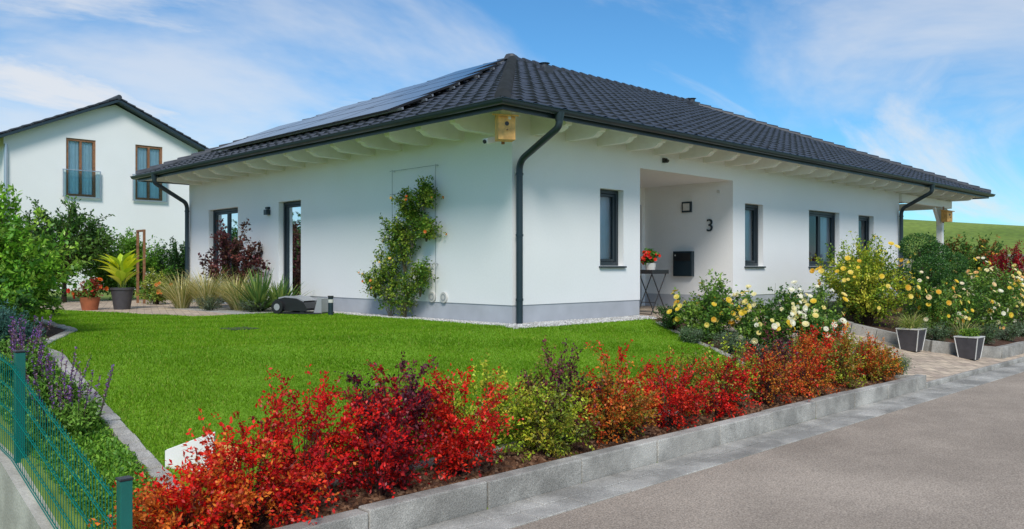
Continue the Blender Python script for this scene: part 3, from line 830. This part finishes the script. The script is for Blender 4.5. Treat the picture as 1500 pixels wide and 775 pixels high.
# ------------------------------------------------------------------ fence
fence=root('green_mesh_fence')
TOP=[(-4.42,-.28),(-2.47,.22),(-.4,.42),(1.7,.5),(14,.55)]
def ftop(b): return float(interp(TOP,b))
def fbot(b): return ftop(b)-.68
mb=MB(); FA=-7.02
for b in (-4.42,-2.47,-.4,1.7,3.8,5.9,8.0,10.1,12.2):
    zt=ftop(b)+.05
    mb.box(FA-.035,FA+.025,b-.03,b+.03,fbot(b)-.05,zt,M_green); mb.box(FA-.04,FA+.03,b-.035,b+.035,zt,zt+.012,M_black)
mb.build('posts',fence,bevel=.004)
qb=Q(); bs=np.arange(-4.38,12.2,.05)
P0=np.array([[FA-.05,b,fbot(b)+.03] for b in bs]);P1=np.array([[FA-.05,b,ftop(b)] for b in bs])
gc_=(.008,.17,.14)
qtubes(qb,P0,P1,np.full(len(bs),.0022),np.full(len(bs),.0022),gc_,4)
for k in range(5):
    f=.04+k*.155
    P0=np.array([[FA-.05,b,ftop(b)-f] for b in bs[:-1]]);P1=np.array([[FA-.05,b2,ftop(b2)-f] for b2 in bs[1:]])
    for dx in (-.006,.006):
        o=np.array([[dx,0,0]]); qtubes(qb,P0+o,P1+o,np.full(len(P0),.0032),np.full(len(P0),.0032),gc_,4)
qb.build('mesh_panels',M_matte,fence)
mb=MB()
bb=[-4.5,-3.5,-2.47,-1.4,-.4,1.7,14]
for b0,b1 in zip(bb[:-1],bb[1:]):
    pts=[(-7.13,b0,-1.6),(-7.13,b1,-1.6),(-7.13,b1,fbot(b1)),(-7.13,b0,fbot(b0))]
    mb.prism(pts,(.16,0,0),M_concrete)
mb.build('concrete_retaining_wall')

# ------------------------------------------------------------------ planting
S=lambda *c: np.array(lin(c))
red=[S(235,34,24),S(208,24,26),S(242,62,36)]
dred=[S(172,28,38),S(138,28,44),S(200,38,38)]
pur=[S(104,50,68),S(84,40,56),S(132,60,70)]
ora=[S(240,132,46),S(225,94,40),S(205,150,50)]
yg=[S(188,200,54),S(160,186,48),S(212,196,68)]
oli=[S(152,150,50),S(128,144,48),S(192,122,50)]
mixro=[S(235,82,40),S(215,140,50),S(182,78,44),S(160,148,52)]
hedge=[(-6.62,-4.15,.40,.44,ora[:2]+red[:1]),(-6.15,-4.05,.48,.62,red+ora[:1]),(-5.68,-3.85,.50,.80,red+dred[:1]),(-5.2,-4.05,.46,.74,dred+red[:2]),(-4.88,-3.75,.42,.94,pur+dred[:1]),
(-4.42,-3.98,.50,.90,red),(-3.95,-3.72,.46,.68,yg),(-3.55,-4.02,.44,.56,yg+oli[:2]),(-3.15,-3.8,.44,.80,pur+oli[:1]),(-2.7,-4.02,.46,.66,oli+ora),(-2.3,-3.82,.46,.78,red+ora[:1]),(-1.8,-4.02,.46,.74,red),
(-1.3,-3.8,.46,.70,oli+yg[:1]),(-.85,-4.02,.44,.68,red+dred[:1]),(-.4,-3.85,.46,.70,yg[:2]+oli),(.1,-4.02,.46,.68,mixro+red[:1]),(.55,-3.82,.46,.76,pur+oli[:1]),(1.05,-4.0,.46,.68,ora+red[:1]),(1.55,-3.82,.48,.74,red+oli),(2.05,-3.98,.46,.68,oli+yg[:1]),(2.5,-3.82,.48,.76,ora+red[:2]),(3.0,-3.98,.44,.64,ora+oli),(3.42,-3.92,.36,.48,oli+yg)]
for i,(a,b,R,H,p) in enumerate(hedge):
    near=a<-2.4
    shrub('barberry_bush',(a,b,float(g(b))),R,H,p,stems=32 if near else 26,twigs=11,nleaf=17 if near else 13,L=.031,W=.019,seed=100+i,tw=.42,sr=.005,stemcol=(.07,.03,.025),low=.32,jit=.011,tintr=(.5,1.35),hv=.52)

rng=np.random.default_rng(9); qb=Q()
cg=[S(98,138,42),S(78,116,42),S(158,175,64),S(128,152,48)]
for i,(b,z,R,H) in enumerate([(2.75,0,.50,.9),(2.35,0,.35,.8),(2.75,.5,.45,.8),(2.35,.8,.42,.8),(2.75,1.15,.38,.6),(2.15,1.2,.34,.7),(2.25,1.6,.32,.5),(1.85,1.8,.24,.45),(3.2,.35,.3,.5),(1.78,1.3,.22,.35),(1.95,.4,.27,.6)]):
    shrub('x',(-.20,b,z),.18,H,cg,Ry=R,stems=13,twigs=8,nleaf=12,L=.048,W=.03,seed=30+i,tw=.9,sr=.006,stemcol=(.10,.09,.04),only=qb,flowers=[S(235,160,70),S(225,120,50),S(240,200,110)],nf=3,fr=.024,outb=.6,low=.4)
qb.build('climbing_rose',M_fol)

shrub('purple_smoke_bush',(-.55,7.9,0),.80,1.98,[S(92,52,56),S(70,40,46),S(122,68,60),S(98,70,54)],stems=26,twigs=10,nleaf=14,L=.075,W=.05,seed=41,tw=.30,sr=.012,low=.4,base=.15,outb=.8,hv=.6)
bl_=[S(225,210,145),S(190,180,105),S(135,150,70),S(238,228,175)]
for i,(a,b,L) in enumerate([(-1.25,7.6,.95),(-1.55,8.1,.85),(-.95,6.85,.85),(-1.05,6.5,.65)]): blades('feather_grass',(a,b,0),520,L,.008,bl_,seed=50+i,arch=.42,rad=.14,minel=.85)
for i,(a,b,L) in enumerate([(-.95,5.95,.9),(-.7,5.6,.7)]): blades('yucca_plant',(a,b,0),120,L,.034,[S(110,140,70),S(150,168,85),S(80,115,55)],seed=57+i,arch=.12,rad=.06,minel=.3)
shrub('lavender_cushion',(-1.5,6.9,0),.34,.24,[S(110,125,100),S(90,110,75)],stems=20,twigs=9,nleaf=12,L=.035,W=.01,seed=61,low=.6)
shrub('lavender_cushion',(-1.15,5.8,0),.28,.2,[S(110,125,100),S(90,110,75)],stems=20,twigs=9,nleaf=12,L=.035,W=.01,seed=62,low=.6)

rm=root('robot_lawn_mower'); mb=MB()
mb.prism([(-.24,x,z) for x,z in [(-.36,.06),(-.37,.14),(-.30,.24),(-.1,.285),(.12,.27),(.30,.19),(.36,.10),(.36,.06)]],(.48,0,0),M_black)
mb.prism([(-.19,x,z) for x,z in [(-.26,.262),(-.1,.292),(.12,.278),(.26,.222),(.26,.235),(.12,.298),(-.1,.31),(-.26,.28)]],(.38,0,0),M_grey)
mb.build('body',rm,bevel=.03,seg=3)
mb=MB()
for s in (-1,1):
    mb.tube([(s*.25,-.22,.12),(s*.30,-.22,.12)],.12,M_black,20); mb.tube([(s*.2,.26,.05),(s*.23,.26,.05)],.05,M_black,16)
    mb.tube([(s*.301,-.22,.12),(s*.305,-.22,.12)],.06,M_grey,16)
mb.build('wheels',rm,auto=True)
mb=MB(); mb.box(-.28,.28,-.2,.6,.0,.025,M_black); mb.prism([(-.15,.46,.025),(-.15,.60,.025),(-.15,.60,.28),(-.15,.54,.28)],(.3,0,0),M_grey); mb.build('charging_station',rm,bevel=.01)
rm.location=(-.90,4.62,.02); rm.rotation_euler=(0,0,math.radians(205))
def bollard(loc,h):
    mb=MB(); mb.tube([(0,0,0),(0,0,h)],.045,M_anth,14); mb.tube([(0,0,h),(0,0,h+.03)],.05,M_black,14); mb.tube([(0,0,h*.72),(0,0,h*.9)],.047,M_potrim,14)
    o=mb.build('garden_bollard_light',None,auto=True); o.location=loc
bollard((-.75,3.75,0),.32); bollard((-4.5,8.8,0),.30)
mb=MB(); mb.box(-3.6,-3.2,1.55,1.95,.012,.028,M_black); mb.build('drain_cover',bevel=.004)

def frustum(mb,x,y,z0,z1,r0,r1,mat,n=24,sq=False):
    if sq:
        a=[(x-r0,y-r0,z0),(x+r0,y-r0,z0),(x+r0,y+r0,z0),(x-r0,y+r0,z0)]; b=[(x-r1,y-r1,z1),(x+r1,y-r1,z1),(x+r1,y+r1,z1),(x-r1,y+r1,z1)]
        i=len(mb.v); mb.v+=a+b; k=mb.mi(mat)
        for f in [(0,3,2,1),(4,5,6,7),(0,1,5,4),(1,2,6,5),(2,3,7,6),(3,0,4,7)]: mb.f.append(tuple(i+q for q in f)); mb.m.append(k)
    else: mb.tube([(x,y,z0),(x,y,z1)],[r0,r1],mat,n)
pc=root('potted_canna_plant'); mb=MB(); frustum(mb,-2.6,8.45,.01,.42,.15,.21,M_pot); mb.tube([(-2.6,8.45,.40),(-2.6,8.45,.44)],.225,M_pot,24); mb.build('pot',pc,auto=True)
qb=Q(); cy=[S(240,240,60),S(215,228,58),S(248,242,100),S(190,214,60)]
broadleaf(qb,(-2.6,8.45,.42),34,.36,.58,.17,cy,71); broadleaf(qb,(-2.6,8.45,.66),14,.26,.46,.15,cy,72)
qtubes(qb,np.array([[-2.6+.02*k,8.45-.02*k,.38] for k in range(-2,3)]),np.array([[-2.6+.05*k,8.45-.03*k,.95] for k in range(-2,3)]),np.full(5,.014),np.full(5,.008),(.25,.32,.06),6)
qb.build('leaves',M_fol,pc)
pf=root('potted_red_flowers'); mb=MB(); frustum(mb,-3.15,8.6,.01,.26,.14,.19,M_red); mb.build('pot',pf,auto=True)
shrub('flowers',(-3.15,8.6,.22),.32,.36,[S(90,120,40),S(150,60,40)],stems=16,twigs=7,nleaf=12,L=.05,W=.035,seed=73,flowers=[S(210,50,30),S(230,110,40)],nf=30,fr=.04,parent=pf)

lg=[S(138,186,56),S(110,166,52),S(88,138,46),S(165,200,74)]; mg_=[S(84,124,52),S(62,104,44),S(106,144,62)]; dg=[S(52,92,40),S(40,74,34),S(72,112,48)]
shrub('hydrangea_shrub',(-5.95,2.7,0),.95,1.75,lg,stems=60,twigs=13,nleaf=18,L=.075,W=.04,seed=80,tw=.3,low=.25,hv=.6)
shrub('hydrangea_shrub',(-5.75,4.4,0),.9,1.35,lg+mg_,stems=50,twigs=12,nleaf=16,L=.075,W=.04,seed=81,low=.3,hv=.6)
shrub('hydrangea_shrub',(-6.5,1.1,0),.45,.7,lg[:2]+mg_,stems=34,twigs=12,nleaf=16,L=.06,W=.03,seed=82,low=.35)
shrub('conifer_shrub',(-6.5,.2,0),.34,.46,[S(90,130,118),S(66,108,92)],stems=34,twigs=12,nleaf=16,L=.05,W=.012,seed=83,low=.35)
shrub('garden_shrub',(-5.2,6.4,0),.8,1.3,mg_+lg[:1],stems=50,twigs=12,nleaf=16,L=.07,W=.04,seed=84)
shrub('small_tree',(-2.4,12.9,0),1.3,2.4,mg_,stems=60,twigs=14,nleaf=16,L=.09,W=.05,seed=85,base=.7,sr=.02,low=.25,tw=.26,hv=.6)
shrub('garden_shrub',(-4.4,11.5,0),1.2,2.0,lg[:3],stems=60,twigs=12,nleaf=18,L=.09,W=.05,seed=86,tw=.28,hv=.6)
shrub('garden_shrub',(-.7,13.8,0),1.25,1.75,[S(118,168,52),S(92,142,48)],stems=60,twigs=13,nleaf=18,L=.08,W=.045,seed=87,low=.4)
shrub('garden_shrub',(1.2,14.6,0),1.3,1.55,dg,stems=60,twigs=13,nleaf=18,L=.07,W=.04,seed=88,low=.5)
shrub('garden_shrub',(-2.6,15.5,0),1.6,1.9,dg,stems=60,twigs=13,nleaf=18,L=.09,W=.05,seed=89,low=.5)
shrub('garden_shrub',(-1.25,10.2,0),.45,.75,[S(110,150,56),S(170,180,70)],stems=26,twigs=10,nleaf=14,L=.05,W=.03,seed=90,flowers=[S(225,130,50)],nf=16,fr=.036)
shrub('distant_shrubs',(-9,20,-.2),3,3.4,dg,stems=80,twigs=14,nleaf=18,L=.16,W=.09,seed=91,low=.4)
mb=MB(); mb.box(-1.3,-1.25,10.85,10.90,0,1.72,M_brown); mb.box(-1.3,-1.25,10.90,11.3,1.67,1.72,M_brown); mb.box(-1.3,-1.25,11.25,11.30,0,1.67,M_brown); mb.build('wooden_garden_frame',bevel=.005)

for i,(a,b) in enumerate([(-6.62,-2.2),(-6.6,-1.6),(-6.65,-1.0),(-6.55,-.5)]):
    qb=Q(); z=float(g(b)); rng=np.random.default_rng(200+i)
    shrub('x',(a,b,z),.28,.22,[S(100,145,56),S(128,170,66)],stems=20,twigs=8,nleaf=12,L=.035,W=.018,seed=210+i,only=qb,low=.6)
    n=20; th=rng.uniform(0,2*pi,n); r=rng.uniform(0,.24,n); p0=np.stack([a+r*np.cos(th),b+r*np.sin(th),np.full(n,z+.1)],1)
    p1=p0+np.stack([np.cos(th)*r*.5,np.sin(th)*r*.5,rng.uniform(.22,.36,n)],1)
    qtubes(qb,p0,p1,np.full(n,.003),np.full(n,.002),(.08,.05,.05),3)
    k=34; ii=np.repeat(np.arange(n),k); s=rng.uniform(.35,1.02,n*k)[:,None]
    pos=p0[ii]+(p1-p0)[ii]*s; dd=nrm(rng.normal(size=(n*k,3))+[0,0,.6])
    cc=np.array([S(150,100,185),S(130,84,155),S(165,125,155),S(130,95,95)])[rng.integers(0,4,n*k)]
    leaves(qb,pos,dd,nrm(rng.normal(size=(n*k,3))),rng.uniform(.012,.024,n*k),rng.uniform(.008,.014,n*k),cc)
    qb.build('purple_salvia',M_fol)
rng=np.random.default_rng(300); qb=Q(); n=60000
a=rng.uniform(-6.96,-6.2,n); b=rng.uniform(-4.0,3.5,n); ok=a<interp(LEFT,b)-.13; a=a[ok];b=b[ok];n=len(a)
pos=np.stack([a,b,g(b)+rng.uniform(0,.07,n)*(.6+.4*np.sin(a*9)*np.sin(b*7))],1)
leaves(qb,pos,nrm(rng.normal(size=(n,3))+[0,0,.5]),nrm(rng.normal(size=(n,3))*.6+[0,0,1]),rng.uniform(.02,.045,n),rng.uniform(.01,.022,n),np.array([S(112,165,52),S(145,188,64),S(94,142,50)])[rng.integers(0,3,n)]*rng.uniform(.7,1.2,(n,1)))
qb.build('ground_cover_plants',M_fol)

mb=MB(); z=float(g(-3.1))
mb.prism([(-6.28,-3.05,z-.02),(-6.04,-3.27,z-.06),(-6.04,-3.27,z+.25),(-6.28,-3.05,z+.13)],(.02,.025,0),M_white)
mb.prism([(-6.01,-3.30,z-.06),(-5.92,-3.38,z-.06),(-5.92,-3.38,z+.14),(-6.01,-3.30,z+.17)],(.02,.025,0),M_wood)
mb.build('garden_sign_board',bevel=.003,seg=1)

rg=[S(92,134,52),S(112,152,56),S(74,112,46),S(138,168,66)]
yel=[S(245,212,70),S(248,226,115),S(238,188,62)]; cre=[S(250,245,220),S(250,238,180),S(247,228,140)]; apr=[S(245,215,160),S(242,192,120),S(250,235,200)]
def rose(a,b,R,H,fl,nf,seed,z=0,nm='rose_bush'): shrub(nm,(a,b,float(g(b))+z),R,H,rg,stems=28,twigs=10,nleaf=12,L=.055,W=.035,seed=seed,flowers=fl,nf=nf,fr=.044,low=.35,tw=.40,sr=.006,stemcol=(.06,.08,.03),outb=.8,hv=.55)
rose(2.45,-1.75,.52,1.05,yel,40,400); rose(3.05,-1.5,.44,.95,yel,28,401)
rose(2.9,-2.45,.42,.82,cre+yel[:1],30,402); rose(3.45,-2.3,.54,1.12,cre,64,403); rose(4.05,-2.75,.54,1.04,cre+yel[:1],68,404); rose(3.5,-3.05,.45,.72,cre,36,414)
shrub('boxwood_shrub',(2.45,-1.1,float(g(-1.1))),.28,.42,[S(60,100,45),S(80,120,50)],stems=26,twigs=9,nleaf=14,L=.03,W=.018,seed=405,low=.5)
for i,(a,b,R,H,z) in enumerate([(2.15,-2.35,.32,.28,0),(2.5,-2.9,.34,.26,0),(2.0,-1.75,.22,.2,0),(4.2,-3.3,.3,.26,0),(7.2,-3.4,.34,.30,.13),(8.4,-3.85,.34,.32,.13),(9.6,-3.9,.36,.3,.13),(10.8,-3.9,.36,.3,.13),(3.72,-4.05,.26,.26,0),(6.95,-1.6,.34,.3,.13)]):
    shrub('lavender_cushion',(a,b,float(g(b))+z),R,H,[S(135,152,122),S(108,132,92),S(98,130,78)],stems=24,twigs=9,nleaf=14,L=.035,W=.010,seed=420+i,low=.6)
shrub('golden_shrub',(7.2,-2.2,float(g(-2.2))+.1),.9,1.65,[S(195,202,58),S(165,186,54),S(120,155,50),S(222,216,80)],stems=58,twigs=12,nleaf=15,L=.055,W=.032,seed=440,low=.35,flowers=yel,nf=50,fr=.045,hv=.6)
shrub('golden_shrub',(8.3,-1.5,float(g(-1.5))+.1),.85,1.5,[S(185,196,60),S(150,176,54),S(104,145,50)],stems=50,twigs=12,nleaf=15,L=.055,W=.032,seed=441,low=.35)
tp=Q(); z0=float(g(-2.4))+.13; rng=np.random.default_rng(5)
cl=[(9.1,-2.7,1.40,.34),(9.6,-2.3,1.85,.38),(9.9,-2.8,1.50,.33),(9.0,-2.2,1.2,.30),(9.5,-2.9,1.05,.32),(10.2,-2.4,1.72,.30),(9.4,-2.5,.6,.35)]
for (x,y,z,r) in cl:
    n=2600; dv=nrm(rng.normal(size=(n,3))); dv[:,2]*=.72
    pos=np.array([x,y,z0+z-.3])+dv*r*rng.uniform(.82,1.02,(n,1))
    leaves(tp,pos,nrm(dv+rng.normal(size=(n,3))*.8),nrm(dv+rng.normal(size=(n,3))*.5),rng.uniform(.03,.06,n),rng.uniform(.012,.025,n),np.array([S(66,110,50),S(52,90,42),S(92,136,58)])[rng.integers(0,3,n)]*rng.uniform(.7,1.2,(n,1)))
    qtubes(tp,np.array([[9.5,-2.5,z0+.3]]),np.array([[x,y,z0+z-.35]]),[.03],[.02],(.07,.045,.03),6)
qtubes(tp,np.array([[9.5,-2.5,z0-.05]]),np.array([[9.5,-2.5,z0+.35]]),[.05],[.04],(.07,.045,.03),7)
tp.build('cloud_pruned_topiary',M_fol)
for i,(a,b,R,H,fl,nf) in enumerate([(7.9,-3.1,.6,1.1,apr+yel,46),(8.9,-3.4,.6,1.15,apr+cre,56),(10.0,-3.5,.65,1.3,cre+yel[:1],62),(11.2,-3.2,.7,1.35,apr+cre,66),(12.4,-3.3,.8,1.45,cre,74),(10.8,-2.0,.8,1.4,apr,40),(12.6,-1.8,.9,1.5,yel,40),(13.8,-3.2,.8,1.4,cre,56),(15.4,-3.0,.9,1.5,cre,56),(15.5,-1.6,.9,1.3,yel,40)]):
    rose(a,b,R,H,fl,nf,450+i,.12)
shrub('red_barberry_shrub',(15.0,-2.5,-.2),.55,1.75,dred+[S(150,40,50)],stems=50,twigs=12,nleaf=14,L=.05,W=.03,seed=470,low=.45)
for i,(a,b) in enumerate([(7.6,-2.9),(8.6,-2.9),(8.1,-3.6)]): blades('feather_grass',(a,b,float(g(b))+.13),240,.5,.006,bl_+[S(110,140,60)]*2,seed=480+i,arch=.4,rad=.1,minel=.7)
shrub('tree_hedge',(21,.5,0),1.6,1.7,mg_+[S(150,110,50)],stems=60,twigs=12,nleaf=16,L=.10,W=.06,seed=490,low=.5)
shrub('tree_hedge',(22.5,4.5,0),1.8,1.9,mg_,stems=60,twigs=12,nleaf=16,L=.10,W=.06,seed=491,low=.5)
mb=MB(); mb.box(25,25.25,-6,8,-.9,1.25,M_concrete); mb.box(24.95,25.3,-6.05,8.05,1.25,1.31,M_granite); mb.build('garden_wall')

def planter(a,b,s,kind,seed):
    z=float(g(b))+.012; r=root('square_planter'); mb=MB()
    frustum(mb,a,b,z,z+.36*s,.13*s,.18*s,M_pot,sq=True); frustum(mb,a,b,z+.362*s,z+.385*s,.19*s,.195*s,M_potrim,sq=True)
    o=mb.build('pot',r,bevel=.006)
    mb=MB()
    for sx,sy in ((-1,-1),(1,-1),(1,1),(-1,1)): mb.obox((a+sx*.131*s,b+sy*.131*s,z),(a+sx*.181*s,b+sy*.181*s,z+.36*s),.014,.014,M_potrim)
    mb.build('trim',r)
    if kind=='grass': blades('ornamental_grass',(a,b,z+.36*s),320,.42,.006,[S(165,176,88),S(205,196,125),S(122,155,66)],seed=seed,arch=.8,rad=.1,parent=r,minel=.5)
    else: shrub('succulents',(a,b,z+.34*s),.2*s,.14,[S(130,160,50),S(100,140,50)],stems=24,twigs=7,nleaf=10,L=.03,W=.02,seed=seed,parent=r,low=.7)
planter(6.3,-3.35,1.0,'grass',500); planter(7.0,-4.05,1.0,'suc',501)

tb=root('folding_metal_table'); mb=MB(); tx0,ty0=3.62,.12
mb.box(tx0-.24,tx0+.24,ty0-.17,ty0+.17,.74,.755,M_brown)
for (x0,x1,y0,y1) in ((-.25,.25,-.18,-.17),(-.25,.25,.17,.18),(-.25,-.24,-.17,.17),(.24,.25,-.17,.17)): mb.box(tx0+x0,tx0+x1,ty0+y0,ty0+y1,.73,.80,M_black)
for sy in (-.15,.15):
    mb.tube([(tx0-.24,ty0+sy,.012),(tx0+.2,ty0+sy,.73)],.010,M_black,8); mb.tube([(tx0+.24,ty0+sy*.9,.012),(tx0-.2,ty0+sy*.9,.73)],.010,M_black,8)
for sx in (-.24,.24): mb.tube([(tx0+sx,ty0-.15,.02),(tx0+sx,ty0+.15,.02)],.008,M_black,8)
mb.tube([(tx0-.12,ty0-.15,.22),(tx0-.12,ty0+.15,.22)],.007,M_black,8)
mb.build('table_frame',tb)
pg=root('potted_geranium'); mb=MB(); frustum(mb,tx0-.05,ty0,.757,.92,.075,.10,M_potrim); mb.build('pot',pg,auto=True)
shrub('flowers',(tx0-.05,ty0,.90),.17,.26,[S(75,120,45),S(95,140,55)],stems=16,twigs=6,nleaf=8,L=.05,W=.04,seed=520,flowers=[S(220,30,25),S(235,60,35)],nf=32,fr=.035,parent=pg)
mb=MB()
for s in (-.25,.25): mb.tube([(9.0+s,-1.2,-.1),(9.0+s,-1.2,.8)],.012,M_black,8)
mb.box(8.72,9.28,-1.3,-1.1,.80,.83,M_black); mb.build('garden_metal_stand')

# ------------------------------------------------------------------ light
w=bpy.data.worlds.new('World'); scene.world=w; w.use_nodes=True; nt=w.node_tree
for n_ in list(nt.nodes): nt.nodes.remove(n_)
out=nt.nodes.new('ShaderNodeOutputWorld'); bg=nt.nodes.new('ShaderNodeBackground'); bg.inputs['Strength'].default_value=.135
sky=nt.nodes.new('ShaderNodeTexSky'); sky.sky_type='NISHITA'; sky.sun_disc=False
SUN_EL=math.radians(44); saz=Vector((-.66,-.75)).normalized()
sky.sun_elevation=SUN_EL; sky.sun_rotation=math.atan2(saz.x,saz.y)
sky.air_density=1.0; sky.dust_density=.1; sky.ozone_density=3.0
tc=nt.nodes.new('ShaderNodeTexCoord'); sx=nt.nodes.new('ShaderNodeSeparateXYZ'); nt.links.new(tc.outputs['Generated'],sx.inputs[0])
mz=nt.nodes.new('ShaderNodeMath'); mz.operation='MAXIMUM'; mz.inputs[1].default_value=0.0; nt.links.new(sx.outputs['Z'],mz.inputs[0])
ad=nt.nodes.new('ShaderNodeMath'); ad.operation='ADD'; ad.inputs[1].default_value=.20; nt.links.new(mz.outputs[0],ad.inputs[0])
dx=nt.nodes.new('ShaderNodeMath'); dx.operation='DIVIDE'; nt.links.new(sx.outputs['X'],dx.inputs[0]); nt.links.new(ad.outputs[0],dx.inputs[1])
dy=nt.nodes.new('ShaderNodeMath'); dy.operation='DIVIDE'; nt.links.new(sx.outputs['Y'],dy.inputs[0]); nt.links.new(ad.outputs[0],dy.inputs[1])
cb=nt.nodes.new('ShaderNodeCombineXYZ'); nt.links.new(dx.outputs[0],cb.inputs[0]); nt.links.new(dy.outputs[0],cb.inputs[1])
def layer(rot,sc,scale,detail,rough,dist,lo,hi,mx_,loc=(0,0,0)):
    mp=nt.nodes.new('ShaderNodeMapping'); mp.inputs['Rotation'].default_value=(0,0,math.radians(rot)); mp.inputs['Scale'].default_value=(sc[0],sc[1],1); mp.inputs['Location'].default_value=loc
    nt.links.new(cb.outputs[0],mp.inputs[0])
    nz=nt.nodes.new('ShaderNodeTexNoise'); nz.inputs['Scale'].default_value=scale; nz.inputs['Detail'].default_value=detail; nz.inputs['Roughness'].default_value=rough; nz.inputs['Distortion'].default_value=dist
    nt.links.new(mp.outputs[0],nz.inputs['Vector'])
    rp=nt.nodes.new('ShaderNodeMapRange'); rp.interpolation_type='SMOOTHSTEP'
    rp.inputs['From Min'].default_value=lo; rp.inputs['From Max'].default_value=hi; rp.inputs['To Max'].default_value=mx_
    nt.links.new(nz.outputs['Fac'],rp.inputs['Value']); return rp.outputs[0]
l1=layer(62,(.40,.95),1.25,8,.60,.8,.46,.68,.88)
l2=layer(40,(.6,1.0),.80,7,.58,.4,.47,.68,.66,(3.1,1.7,0))
mxx=nt.nodes.new('ShaderNodeMath'); mxx.operation='MAXIMUM'; nt.links.new(l1,mxx.inputs[0]); nt.links.new(l2,mxx.inputs[1])
tint=nt.nodes.new('ShaderNodeMix'); tint.data_type='RGBA'; tint.blend_type='MULTIPLY'; tint.inputs[0].default_value=1; tint.inputs[7].default_value=(.46,.84,1.04,1)
nt.links.new(sky.outputs[0],tint.inputs[6])
mx=nt.nodes.new('ShaderNodeMix'); mx.data_type='RGBA'; nt.links.new(mxx.outputs[0],mx.inputs[0]); nt.links.new(tint.outputs[2],mx.inputs[6]); mx.inputs[7].default_value=(6.0,6.1,6.3,1)
nt.links.new(mx.outputs[2],bg.inputs['Color']); nt.links.new(bg.outputs[0],out.inputs[0])
sl_=bpy.data.lights.new('sun','SUN'); sl_.energy=3.0; sl_.angle=math.radians(18); sl_.color=(1,.955,.885)
so_=bpy.data.objects.new('sun',sl_); link(so_)
tosun=Vector((saz.x*math.cos(SUN_EL),saz.y*math.cos(SUN_EL),math.sin(SUN_EL)))
so_.rotation_euler=tosun.to_track_quat('Z','Y').to_euler(); so_.location=(-10,-10,20)

cam=bpy.data.cameras.new('camera'); co=bpy.data.objects.new('camera',cam); link(co)
co.location=(-8.54,-8.78,.84); co.rotation_euler=(math.radians(90),0,math.radians(-44.2))
cam.sensor_width=36; cam.lens=36*1215/1500; cam.shift_y=.003; cam.clip_end=3000; cam.clip_start=.05
scene.camera=co
scene.view_settings.view_transform='Standard'
try: scene.view_settings.look='None'
except Exception: pass
scene.view_settings.exposure=0
